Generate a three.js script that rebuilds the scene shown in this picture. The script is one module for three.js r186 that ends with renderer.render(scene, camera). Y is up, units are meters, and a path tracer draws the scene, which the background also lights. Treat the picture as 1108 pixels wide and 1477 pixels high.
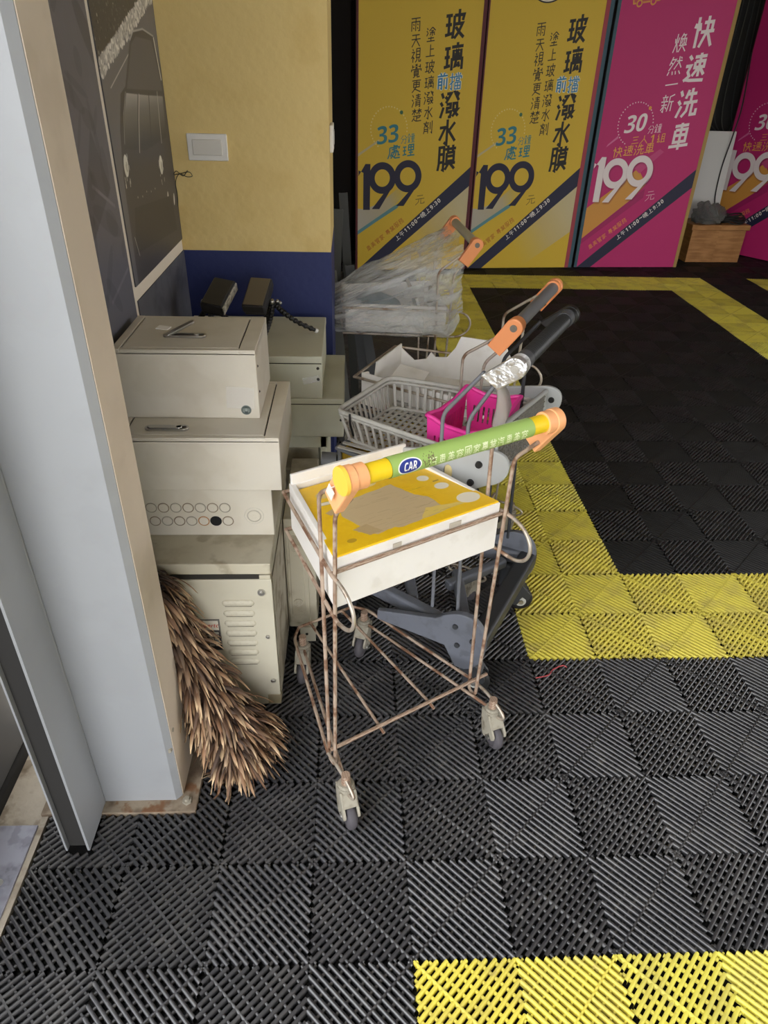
import * as THREE from 'three';
import { RoundedBoxGeometry } from 'three/addons/geometries/RoundedBoxGeometry.js';
import { mergeGeometries } from 'three/addons/utils/BufferGeometryUtils.js';

// ---------- camera, sky, exposure ----------
const scene = new THREE.Scene();
const camera = new THREE.PerspectiveCamera(72.77, 1108 / 1477, 0.05, 200);
camera.position.set(-0.918, 1.44975, 1.851);
camera.rotation.set(-0.57408, -0.05527, 0.02982, 'YXZ');
scene.add(camera);
scene.background = new THREE.Color(0.985, 0.99, 1.0);          // bright overcast sky, seen only through the left doorway and added openings
scene.backgroundIntensity = 1.0;
const renderer = new THREE.WebGLRenderer({ antialias: true });
renderer.toneMapping = THREE.LinearToneMapping;
renderer.toneMappingExposure = 5.0;
renderer.shadowMap.enabled = true;

// ---------- helpers ----------
function mulberry(a) { return () => { a |= 0; a = (a + 0x6d2b79f5) | 0; let t = Math.imul(a ^ (a >>> 15), 1 | a); t = (t + Math.imul(t ^ (t >>> 7), 61 | t)) ^ t; return ((t ^ (t >>> 14)) >>> 0) / 4294967296; }; }
const rnd = mulberry(20240611);
const R = (a, b) => a + (b - a) * rnd();
const V = (x, y, z) => new THREE.Vector3(x, y, z);
const used = new Map();
function numbered(n) { const c = used.get(n) ?? 0; used.set(n, c + 1); return c ? n + '_' + String(c).padStart(3, '0') : n; }
function shade(o) { o.castShadow = true; o.receiveShadow = true; return o; }
function thing(name, label, category, [x, y, z] = [0, 0, 0], turn = 0, group) {
  const o = new THREE.Group(); o.name = numbered(name); scene.add(o);
  o.position.set(x, y, z); o.rotation.y = turn; o.userData = { label, category };
  if (group) o.userData.group = group;
  return o;
}
function obj(name, geos, m, parent, label) {
  const list = Array.isArray(geos) ? geos : [geos];
  const g = list.length > 1 ? mergeGeometries(list.map(plain)) : list[0];
  const o = shade(new THREE.Mesh(g, m)); o.name = parent ? name : numbered(name);
  (parent ?? scene).add(o);
  if (label) o.userData.label = label;
  return o;
}
function tag(o, label, category, group) { o.userData = { label, category }; if (group) o.userData.group = group; return o; }
function struct(name, geos, m, parent) { const o = obj(name, geos, m, parent); if (!parent) o.userData.kind = 'structure'; return o; }
function plain(g) {      // same attributes everywhere, so that pieces can be merged
  g = g.index ? g.toNonIndexed() : g;
  for (const k of Object.keys(g.attributes)) if (!['position', 'normal', 'uv'].includes(k)) g.deleteAttribute(k);
  if (!g.attributes.normal) g.computeVertexNormals();
  if (!g.attributes.uv) g.setAttribute('uv', new THREE.Float32BufferAttribute(new Float32Array(g.attributes.position.count * 2), 2));
  return g;
}
function boxUV(g) {      // uv in metres, projected along each face's main axis
  g = plain(g);
  const p = g.attributes.position, n = g.attributes.normal, uv = new Float32Array(p.count * 2);
  for (let i = 0; i < p.count; i += 3) {
    let x = 0, y = 0, z = 0;
    for (let k = 0; k < 3; k++) { x += Math.abs(n.getX(i + k)); y += Math.abs(n.getY(i + k)); z += Math.abs(n.getZ(i + k)); }
    for (let k = i; k < i + 3; k++) {
      const X = p.getX(k), Y = p.getY(k), Z = p.getZ(k);
      const [a, b] = x >= y && x >= z ? [Z, Y] : y >= z ? [X, Z] : [X, Y];
      uv[k * 2] = a; uv[k * 2 + 1] = b;
    }
  }
  g.setAttribute('uv', new THREE.BufferAttribute(uv, 2));
  return g;
}
const mv = (g, x, y, z) => g.translate(x, y, z);
function rb(w, h, d, r = 0.004, seg = 2) { return boxUV(new RoundedBoxGeometry(w, h, d, seg, Math.min(r, w / 2.01, h / 2.01, d / 2.01))); }
function box(x0, x1, y0, y1, z0, z1, r = 0.002) { return mv(rb(x1 - x0, y1 - y0, z1 - z0, r), (x0 + x1) / 2, (y0 + y1) / 2, (z0 + z1) / 2); }
function slab(x0, x1, y0, y1, z0, z1) { return boxUV(mv(new THREE.BoxGeometry(x1 - x0, y1 - y0, z1 - z0), (x0 + x1) / 2, (y0 + y1) / 2, (z0 + z1) / 2)); }
function cyl(r0, r1, h, seg = 20) { return plain(new THREE.CylinderGeometry(r0, r1, h, seg)); }
function between(g, a, b) {   // a shape along +y turned to run from a to b
  const d = b.clone().sub(a), q = new THREE.Quaternion().setFromUnitVectors(V(0, 1, 0), d.clone().normalize());
  return g.applyQuaternion(q).translate((a.x + b.x) / 2, (a.y + b.y) / 2, (a.z + b.z) / 2);
}
function rod(a, b, r, seg = 12) { return between(cyl(r, r, a.distanceTo(b), seg), a, b); }
function fillet(pts, rad, closed = false, steps = 5) {   // polyline with rounded corners
  const out = [], n = pts.length;
  for (let i = 0; i < n; i++) {
    if (!closed && (i === 0 || i === n - 1)) { out.push(pts[i].clone()); continue; }
    const p = pts[i], a = pts[(i + n - 1) % n].clone().sub(p), b = pts[(i + 1) % n].clone().sub(p);
    const t = Math.min(rad, a.length() * 0.48, b.length() * 0.48);
    const A = p.clone().addScaledVector(a.normalize(), t), B = p.clone().addScaledVector(b.normalize(), t);
    for (let k = 0; k <= steps; k++) { const s = k / steps; out.push(A.clone().multiplyScalar((1 - s) ** 2).addScaledVector(p, 2 * s * (1 - s)).addScaledVector(B, s * s)); }
  }
  return out;
}
function sweep(pts, r, seg = 9, closed = false, profile) {   // tube through the points, with parallel frames, caps and uv in metres
  const n = pts.length, T = [], pos = [], nor = [], uv = [], idx = [];
  for (let i = 0; i < n; i++) {
    const a = pts[closed ? (i + n - 1) % n : Math.max(0, i - 1)], b = pts[closed ? (i + 1) % n : Math.min(n - 1, i + 1)];
    T.push(b.clone().sub(a).normalize());
  }
  let N = Math.abs(T[0].y) < 0.9 ? V(0, 1, 0) : V(1, 0, 0);
  N.addScaledVector(T[0], -N.dot(T[0])).normalize();
  let len = 0; const m = closed ? n + 1 : n;
  for (let j = 0; j < m; j++) {
    const i = j % n, p = pts[i];
    if (j) len += p.distanceTo(pts[(j - 1) % n]);
    N.addScaledVector(T[i], -N.dot(T[i])).normalize();
    const B = T[i].clone().cross(N), rr = typeof r === 'function' ? r(j / (m - 1), len) : r;
    for (let k = 0; k <= seg; k++) {
      const an = (k / seg) * Math.PI * 2, f = profile ? profile(an) : 1, d = N.clone().multiplyScalar(Math.cos(an)).addScaledVector(B, Math.sin(an));
      pos.push(p.x + d.x * rr * f, p.y + d.y * rr * f, p.z + d.z * rr * f); nor.push(d.x, d.y, d.z); uv.push(k / seg * 6.283 * rr, len);
    }
  }
  for (let j = 0; j < m - 1; j++) for (let k = 0; k < seg; k++) { const a = j * (seg + 1) + k, b = a + seg + 1; idx.push(a, a + 1, b, b, a + 1, b + 1); }
  if (!closed) for (const [e, s] of [[0, -1], [n - 1, 1]]) {
    const c = pos.length / 3, p = pts[e], t = T[e].clone().multiplyScalar(s);
    pos.push(p.x, p.y, p.z); nor.push(t.x, t.y, t.z); uv.push(0, 0);
    for (let k = 0; k <= seg; k++) { const q = (e * (seg + 1) + k) * 3; pos.push(pos[q], pos[q + 1], pos[q + 2]); nor.push(t.x, t.y, t.z); uv.push(0, 0); }
    for (let k = 0; k < seg; k++) s > 0 ? idx.push(c, c + 1 + k, c + 2 + k) : idx.push(c, c + 2 + k, c + 1 + k);
  }
  const g = new THREE.BufferGeometry();
  g.setAttribute('position', new THREE.Float32BufferAttribute(pos, 3)); g.setAttribute('normal', new THREE.Float32BufferAttribute(nor, 3)); g.setAttribute('uv', new THREE.Float32BufferAttribute(uv, 2));
  g.setIndex(idx);
  return plain(g);
}
const wire = (pts, r, rad = 0.03, closed = false) => sweep(fillet(pts, rad, closed), r, 8, closed);
function smooth(pts, n, closed = false) { return new THREE.CatmullRomCurve3(pts, closed, 'centripetal').getPoints(n); }
function extrude(shape, depth, bevel = 0) {
  const g = new THREE.ExtrudeGeometry(shape, { depth, bevelEnabled: bevel > 0, bevelSize: bevel, bevelThickness: bevel, bevelSegments: 2, curveSegments: 10 });
  return plain(g);
}
function poly(points) { const s = new THREE.Shape(); points.forEach(([x, y], i) => (i ? s.lineTo(x, y) : s.moveTo(x, y))); s.closePath(); return s; }
function holeRect(x0, x1, y0, y1) { const h = new THREE.Path(); h.moveTo(x0, y0); h.lineTo(x0, y1); h.lineTo(x1, y1); h.lineTo(x1, y0); h.closePath(); return h; }
function holePoly(points) { const h = new THREE.Path(); points.forEach(([x, y], i) => (i ? h.lineTo(x, y) : h.moveTo(x, y))); h.closePath(); return h; }
const quadNormals = (g) => { g.computeVertexNormals(); return g; };

// ---------- textures ----------
const css = (r, g, b) => `rgb(${r | 0},${g | 0},${b | 0})`;
function noise2(seed, size) {          // tileable value noise
  const r = mulberry(seed), t = Array.from({ length: size * size }, () => r());
  return (x, y) => {
    const ix = Math.floor(x), iy = Math.floor(y), fx = x - ix, fy = y - iy, s = fx * fx * (3 - 2 * fx), u = fy * fy * (3 - 2 * fy);
    const at = (a, b) => t[(((b % size) + size) % size) * size + (((a % size) + size) % size)];
    return (at(ix, iy) * (1 - s) + at(ix + 1, iy) * s) * (1 - u) + (at(ix, iy + 1) * (1 - s) + at(ix + 1, iy + 1) * s) * u;
  };
}
function fbm(seed, size) { const n = [8, 16, 32, 64, 128].map((k, i) => [noise2(seed + i, k), k, 0.5 ** i]); return (u, v) => n.reduce((s, [f, k, w]) => s + f(u * k, v * k) * w, 0) / 1.9375; }
function dataTex(size, fn, srgb, repeat = 1) {
  const d = new Uint8Array(size * size * 4);
  for (let y = 0; y < size; y++) for (let x = 0; x < size; x++) {
    const c = fn(x / size, y / size), o = (y * size + x) * 4;
    for (let k = 0; k < 3; k++) d[o + k] = Math.max(0, Math.min(255, (Array.isArray(c) ? c[k] : c) * 255));
    d[o + 3] = 255;
  }
  const t = new THREE.DataTexture(d, size, size); t.wrapS = t.wrapT = THREE.RepeatWrapping; t.magFilter = THREE.LinearFilter; t.minFilter = THREE.LinearMipmapLinearFilter; t.generateMipmaps = true;
  if (srgb) t.colorSpace = THREE.SRGBColorSpace;
  t.repeat.set(repeat, repeat); t.needsUpdate = true;
  return t;
}
const fA = fbm(11, 0), fB = fbm(97, 0);
const mixc = (a, b, t) => a.map((x, i) => x + (b[i] - x) * t);
const hexc = (h) => [16, 8, 0].map((s) => ((h >> s) & 255) / 255);
const sstep = (a, b, x) => { const t = Math.max(0, Math.min(1, (x - a) / (b - a))); return t * t * (3 - 2 * t); };
// mottled paint: base colour with faint stains and small marks
function paintTex(hex, stain, amount, seed, repeat) {
  const a = hexc(hex), b = hexc(stain), f = fbm(seed, 0), q = fbm(seed + 31, 0);
  return dataTex(384, (u, v) => mixc(a, b, Math.min(1, amount * (0.55 * sstep(0.45, 0.8, f(u, v)) + 0.5 * sstep(0.63, 0.75, q(u, v)) + 0.12 * (f(v * 2, u * 2) - 0.3)))), true, repeat);
}
const roughTex = dataTex(256, (u, v) => 0.62 + 0.5 * (fA(u, v) - 0.5), false, 3);
const bumpTex = dataTex(256, (u, v) => fB(u * 2, v * 2), false, 4);
function std(color, rough = 0.6, metal = 0, extra = {}) { return new THREE.MeshStandardMaterial({ color, roughness: rough, metalness: metal, ...extra }); }
function canvas(w, h, draw) {
  const c = document.createElement('canvas'); c.width = w; c.height = h; const g = c.getContext('2d'); draw(g, w, h);
  const t = new THREE.CanvasTexture(c); t.colorSpace = THREE.SRGBColorSpace; t.anisotropy = 8; return t;
}

// ---------- materials ----------
const M = {
  cream: std('#ffffff', 0.48, 0, { map: paintTex(0xdad4c6, 0xb9ae99, 0.24, 5, 1.6) }),
  creamOld: std('#ffffff', 0.6, 0, { map: paintTex(0xc3bda9, 0x7d705a, 0.75, 15, 2.2) }),
  greenCream: std('#ffffff', 0.5, 0, { map: paintTex(0xcdccb8, 0xa5a18a, 0.26, 25, 1.6) }),
  seam: std('#2b2924', 0.8),
  chrome: std('#b9b7b2', 0.28, 1),
  steel: std('#c4c2bd', 0.35, 0.9),
  rust: std('#ffffff', 0.62, 0.25, { map: dataTex(256, (u, v) => { const t = sstep(0.4, 0.62, fA(u, v)), k = sstep(0.55, 0.8, fB(u, v)); return mixc(mixc([0.72, 0.64, 0.57], [0.5, 0.37, 0.29], t), [0.75, 0.7, 0.64], k * 0.6); }, true, 4) }),
  bareWire: std('#ffffff', 0.4, 0.55, { map: dataTex(128, (u, v) => mixc([0.74, 0.7, 0.65], [0.5, 0.4, 0.32], sstep(0.5, 0.75, fA(u, v))), true, 4) }),
  castGrey: std('#ffffff', 0.75, 0, { map: paintTex(0x9d988a, 0x6b6355, 0.8, 45, 8) }),
  tyre: std('#4d4a4f', 0.7),
  tyreBlack: std('#1d1d1e', 0.6),
  boltGrey: std('#7d776e', 0.45, 0.6),
  orange: std('#ee9a62', 0.42),
  orangePale: std('#f7b27c', 0.4),
  capYellow: std('#f2cf25', 0.4),
  whitePlastic: std('#e8e6e0', 0.5),
  foam: std('#ffffff', 0.62, 0, { map: paintTex(0xeeebe6, 0xc9c2b6, 0.35, 55, 2.4) }),
  greyPlastic: std('#ffffff', 0.5, 0, { map: paintTex(0xb9b7b0, 0x8b877c, 0.5, 65, 3) }),
  greyPlate: std('#a7a9a8', 0.45),
  darkPlastic: std('#ffffff', 0.5, 0, { map: paintTex(0x6a6e78, 0x45474d, 0.6, 75, 4) }),
  darkPlastic2: std('#34363a', 0.5),
  greyRod: std('#7d8088', 0.42, 0.3),
  black: std('#141414', 0.45),
  blackMatte: std('#1a1a1b', 0.85),
  pink: std('#e23a97', 0.38),
  column: std('#ffffff', 0.42, 0, { map: paintTex(0x9b9ea2, 0x8d8f92, 0.28, 85, 1.3) }),
  columnSide: std('#ffffff', 0.55, 0, { map: paintTex(0xd6c9b8, 0xb3a591, 0.3, 86, 1.3) }),  // column paint with warm interior light worked into the colour
  concrete: std('#ffffff', 0.95, 0, { map: paintTex(0xb3aa9b, 0x6f6353, 0.95, 95, 3), bumpMap: bumpTex, bumpScale: 0.004 }),
  wood: std('#ffffff', 0.6, 0, { map: dataTex(256, (u, v) => mixc([0.7, 0.5, 0.29], [0.58, 0.39, 0.2], sstep(0.35, 0.7, fA(u * 0.5, v * 6 % 1) * 0.6 + fB(u, v) * 0.4)), true, 1.5) }),
};

// ---------- the room ----------
const CE = 3.3;                                                       // ceiling height
M.wallYellow = std('#ffffff', 0.8, 0, { map: paintTex(0xe6cc8a, 0xd4b56e, 0.4, 105, 1.2), bumpMap: bumpTex, bumpScale: 0.0012 });
M.wallBlue = std('#ffffff', 0.6, 0, { map: paintTex(0x1f2b62, 0x2a3468, 0.5, 115, 1.2), bumpMap: bumpTex, bumpScale: 0.0008 });
M.wallPale = std('#e6dccb', 0.8);
M.wallDark = std('#19191a', 0.75);
M.wallGrey = std('#a8a198', 0.85);
M.ceil = std('#c9c0b0', 0.9);
struct('wall_left', [slab(-1.64, -1.458, -0.03, CE, -5.4, 0.72)], M.wallPale);
struct('wall_lintel', [slab(-1.64, -1.458, 3.0, CE, 0.72, 6.5)], M.wallPale);
const pier = struct('wall_pier', [slab(-1.458, -0.985, 0.93, CE, -0.92, -0.496)], M.wallYellow);
struct('dado', [slab(-1.458, -0.984, -0.02, 0.93, -0.921, -0.495)], M.wallBlue, pier);
struct('wall_back', [slab(-1.64, 6.2, -0.03, CE, -5.55, -5.4)], M.wallDark);
struct('wall_right', [slab(4.6, 4.75, -0.03, CE, -5.4, -1.0), slab(4.6, 4.75, 3.0, CE, -1.0, 1.6), slab(4.6, 4.75, -0.03, CE, 1.6, 6.5)], M.wallPale);  // unseen gap between these pieces added so daylight reaches right-facing surfaces
struct('wall_front', [slab(-1.64, 4.75, 3.0, CE, 6.35, 6.5), slab(2.0, 4.75, -0.03, 3.0, 6.35, 6.5)], M.wallGrey);  // unseen opening beside this wall added and sized to light forward-facing surfaces
struct('ceiling', [slab(-1.64, 6.2, CE, CE + 0.15, -5.55, 6.5)], M.ceil);
struct('ground', [slab(-40, 40, -0.3, -0.05, -40, 40)], std('#9a978f', 0.9));

// ---------- floor of interlocking grating tiles: ribs at the top, cross bars below, diamonds round every tile centre ----------
const floor = struct('floor', [slab(-1.72, 6.2, -0.05, -0.018, -5.4, 6.5)], std('#0f0f10', 0.9));
const CUT = [[-1.7, -1.272, 0.66, 0.878], [-1.7, -1.458, -5.4, 0.66], [-1.54, -1.482, 0.84, 0.966]];   // column plate, wall, guide rail: x0, x1, z0, z1
function clipSeg(a, b, rects) {           // pieces of the segment outside the rectangles, inside the tile
  let list = [[0, 1]];
  for (const [x0, x1, z0, z1] of rects) {
    let t0 = 0, t1 = 1; const dx = b[0] - a[0], dz = b[1] - a[1];
    for (const [p, d, lo, hi] of [[a[0], dx, x0, x1], [a[1], dz, z0, z1]]) {
      if (Math.abs(d) < 1e-9) { if (p < lo || p > hi) t1 = -1; continue; }
      const u = (lo - p) / d, v = (hi - p) / d; t0 = Math.max(t0, Math.min(u, v)); t1 = Math.min(t1, Math.max(u, v));
    }
    if (t1 <= t0) continue;
    list = list.flatMap(([s, e]) => [[s, Math.min(e, t0)], [Math.max(s, t1), e]].filter(([p, q]) => q - p > 0.02));
  }
  return list.map(([s, e]) => [[a[0] + (b[0] - a[0]) * s, a[1] + (b[1] - a[1]) * s], [a[0] + (b[0] - a[0]) * e, a[1] + (b[1] - a[1]) * e]]);
}
const RIB = [[-0.0041, -0.014], [-0.0039, -0.0042], [-0.0027, -0.0014], [0, 0], [0.0027, -0.0014], [0.0039, -0.0042], [0.0041, -0.014]];
const RIBN = [[-1, 0], [-0.93, 0.37], [-0.6, 0.8], [0, 1], [0.6, 0.8], [0.93, 0.37], [1, 0]];
const BAR = [[-0.0024, -0.013], [-0.002, -0.0045], [0.002, -0.0045], [0.0024, -0.013]], BARN = [[-1, 0], [-0.3, 0.95], [0.3, 0.95], [1, 0]];
const SEAM = BAR.map(([x, y]) => [x * 0.9, y + (y > -0.01 ? 0.0042 : 0)]);
function tileGeometry(rects) {
  const pos = [], nor = [], uv = [], idx = [];
  function rib(a, b, prof, pn) {
    const dx = b[0] - a[0], dz = b[1] - a[1], L = Math.hypot(dx, dz), px = -dz / L, pz = dx / L, at = pos.length / 3;
    for (const p of [a, b]) prof.forEach(([s, y], i) => { pos.push(p[0] + px * s, y, p[1] + pz * s); nor.push(px * pn[i][0], pn[i][1], pz * pn[i][0]); uv.push(p[0] + px * s, p[1] + pz * s); });
    const n = prof.length;
    for (let i = 0; i < n - 1; i++) idx.push(at + i, at + i + 1, at + i + n, at + i + 1, at + i + n + 1, at + i + n);
  }
  const Q = 0.2, inset = 0.0012;
  for (const [qi, qj] of [[0, 0], [1, 0], [0, 1], [1, 1]]) {
    const x0 = qi * Q - Q, z0 = qj * Q - Q, back = (qi + qj) % 2 === 1;       // back: ribs run along (+x, +z)
    const put = (c, along, prof, pn) => {   // a diagonal through the quad: along = true runs along (+x,+z) at offset c from the main diagonal
      const lo = Math.max(0, -c) + inset, hi = Math.min(Q, Q - c) - inset; if (hi - lo < 0.004) return;
      let a = [lo, lo + c], b = [hi, hi + c]; if (!along) { a[0] = Q - a[0]; b[0] = Q - b[0]; }
      a = [a[0] + x0, a[1] + z0]; b = [b[0] + x0, b[1] + z0];
      for (const [s, e] of clipSeg(a, b, rects)) rib(s, e, prof, pn);
    };
    const N = 21, step = (2 * Q) / N;
    for (let k = 0; k < N; k++) put(-Q + (k + 0.5) * step, back, RIB, RIBN);
    for (let k = 0; k < 13; k++) put(-Q + (k + 0.5) * (2 * Q) / 13, !back, BAR, BARN);
    put(0, !back, SEAM, BARN);
  }
  const g = new THREE.BufferGeometry();
  g.setAttribute('position', new THREE.Float32BufferAttribute(pos, 3)); g.setAttribute('normal', new THREE.Float32BufferAttribute(nor, 3)); g.setAttribute('uv', new THREE.Float32BufferAttribute(uv, 2)); g.setIndex(idx);
  return g;
}
const tileWhole = tileGeometry([]);
const dust = (a, b, seed) => { const f = fbm(seed, 0), q = fbm(seed + 7, 0), A = hexc(a), B = hexc(b); return dataTex(256, (u, v) => mixc(A, B, Math.min(1, 0.5 * sstep(0.42, 0.75, f(u, v)) + 0.55 * sstep(0.76, 0.82, q(u * 2, v * 2)))), true, 2.5); };
const tileBlack = [0, 1, 2].map((i) => new THREE.MeshPhysicalMaterial({ color: ['#ffffff', '#efefef', '#f7f7fa'][i], roughness: 0.3 + 0.02 * i, ior: 1.75, map: dust(0x39393c, 0x5b5a59, 300 + i * 9) }));
const tileClean = [0, 1, 2].map((i) => std(['#ffffff', '#f2f2f2', '#f8f8fa'][i], 0.5, 0, { map: dust(0x1a1a1b, 0x2b2b2c, 320 + i * 9) }));
const tileYellow = [0, 1, 2].map((i) => std(['#ffffff', '#f3efe6', '#faf6ee'][i], 0.45 + 0.03 * i, 0, { map: dust(0xeae060, 0xc6ba68, 340 + i * 9) }));
for (let tz = -12; tz < 5; tz++) for (let tx = -4; tx < 9; tx++) {
  const i = tx * 2, j = tz * 2;
  if (tz > 1 && tx > 2 || tz > -3 && tx > 5) continue;                // well outside the frame on the right
  const ring = (i === -2 || i === 8) && j >= -20 && j < 2 || (j === 0 || j === -20) && i >= -2 && i < 10;
  const next = i === 12 && j >= -20 && j < 2 || (j === 0 || j === -20) && i >= 12;
  const near = j >= 6 && i >= -4;
  const x = (i + 1) * 0.2, z = (j + 1) * 0.2;
  const rects = CUT.map(([a, b, c, d]) => [a - x, b - x, c - z, d - z]).filter(([a, b, c, d]) => a < 0.2 && b > -0.2 && c < 0.2 && d > -0.2);
  const t = shade(new THREE.Mesh(rects.length ? tileGeometry(rects) : tileWhole, (ring || next || near ? tileYellow : j < 2 && i > -4 ? tileClean : tileBlack)[(rnd() * 3) | 0]));
  t.name = 'floor_tile'; t.position.set(x, 0, z); floor.add(t);
}
struct('concrete_curb', [slab(-1.72, -1.605, -0.04, -0.004, 0.66, 6.5), slab(-1.62, -1.458, -0.04, -0.006, -0.2, 0.66)], M.concrete, floor);

// ---------- steel column, guide rail, threshold ----------
const col = thing('steel_column', 'grey painted steel column with a broad front face and rusty base plate', 'column', [-1.406, 0, 0.78]);
{
  const s = new THREE.Shape(); const x0 = -0.094, x1 = 0.094, z0 = -0.06, z1 = 0.065, c = 0.012;   // plan outline with a chamfered outer corner
  s.moveTo(x0, -z0); s.lineTo(x0, -z1); s.lineTo(x1 - c, -z1); s.lineTo(x1, -z1 + c); s.lineTo(x1, -z0); s.closePath();
  obj('shaft', boxUV(extrude(s, CE - 0.004).rotateX(-Math.PI / 2).translate(0, 0.004, 0)), M.column, col);
  obj('inner_face', slab(0.0935, 0.0955, 0.004, CE, -0.059, 0.051), M.columnSide, col, 'narrow inner face with warm light put into its beige colour');  // beige tone holds the warm light falling on this side
  obj('weld_fillet', sweep([V(-0.086, 0.004, 0.07), V(-0.086, CE, 0.07)], 0.008, 10), M.column, col);
  obj('base_plate', mv(rb(0.346, 0.02, 0.216, 0.002), -0.042, -0.006, -0.012), std('#ffffff', 0.9, 0, { map: dataTex(256, (u, v) => mixc(mixc([0.6, 0.55, 0.48], [0.43, 0.37, 0.31], sstep(0.35, 0.7, fA(u, v))), [0.47, 0.34, 0.24], sstep(0.58, 0.7, fB(u, v))), true, 3), bumpMap: bumpTex, bumpScale: 0.002 }), col);
  obj('anchor_bolt', [mv(cyl(0.011, 0.011, 0.006, 6), 0.108, 0.0075, 0.07), mv(cyl(0.006, 0.006, 0.012, 12), 0.108, 0.012, 0.07)], M.castGrey, col);
  obj('screw', [mv(cyl(0.004, 0.005, 0.006, 10).rotateZ(Math.PI / 2), 0.094, 0.21, 0.035), mv(cyl(0.006, 0.007, 0.006, 10).rotateX(Math.PI / 2), 0.087, 0.17, 0.058)], M.castGrey, col);
}
const rail = thing('shutter_guide_rail', 'grey channel-shaped shutter guide rail with a dark slot left of the steel column', 'guide rail', [-1.511, 0, 0.904]);
obj('channel', [slab(-0.025, -0.021, 0, CE, -0.058, 0.058), slab(0.021, 0.026, 0, CE, -0.058, 0.058), slab(-0.021, 0.021, 0, CE, -0.058, -0.05)], M.column, rail);
obj('slot_shade_fill', [slab(-0.0205, 0.0205, 0.002, CE, -0.05, 0.047)], std('#2a2928', 0.85), rail);  // dark fill standing in for the shade inside the open slot
const strip = thing('threshold_strip', 'worn grey metal threshold strip along the doorway at the left edge', 'threshold', [-1.66, -0.004, 1.75]);
obj('plate', mv(rb(0.085, 0.006, 1.7, 0.002), 0, 0.003, 0), std('#a5a6b3', 0.5, 0.5, { map: paintTex(0xffffff, 0x888888, 0.5, 125, 4) }), strip);
for (const z of [-0.72, -0.42, 0.1]) obj('screw', mv(cyl(0.007, 0.008, 0.004, 14), 0.012, 0.007, z), M.steel, strip);
const dpanel = thing('low_panel', 'dark grey low panel with a black bottom seal outside the guide rail', 'panel', [-1.745, 0, 0.98]);
obj('board', mv(rb(0.05, 1.05, 0.7, 0.006), 0, 0.555, 0), std('#4e5054', 0.45), dpanel);
obj('bottom_seal', mv(rb(0.06, 0.07, 0.71, 0.01), 0.002, -0.005, 0), M.blackMatte, dpanel);

// ---------- wall prints ----------
function wallPrint(name, label, z0, z1, y0, y1, draw, px = 700) {
  const t = thing(name, label, 'wall print', [-1.458, (y0 + y1) / 2, (z0 + z1) / 2]);
  const w = z1 - z0, h = y1 - y0, tex = canvas(Math.round(w * px), Math.round(h * px), draw);
  const g = new THREE.PlaneGeometry(w, h); g.rotateY(Math.PI / 2);
  obj('sheet', mv(rb(0.003, h, w, 0.001), 0.0017, 0, 0), std('#57575c', 0.5), t);
  obj('print', mv(g, 0.0036, 0, 0), std('#ffffff', 0.42, 0, { map: tex }), t);
  return t;
}
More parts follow.
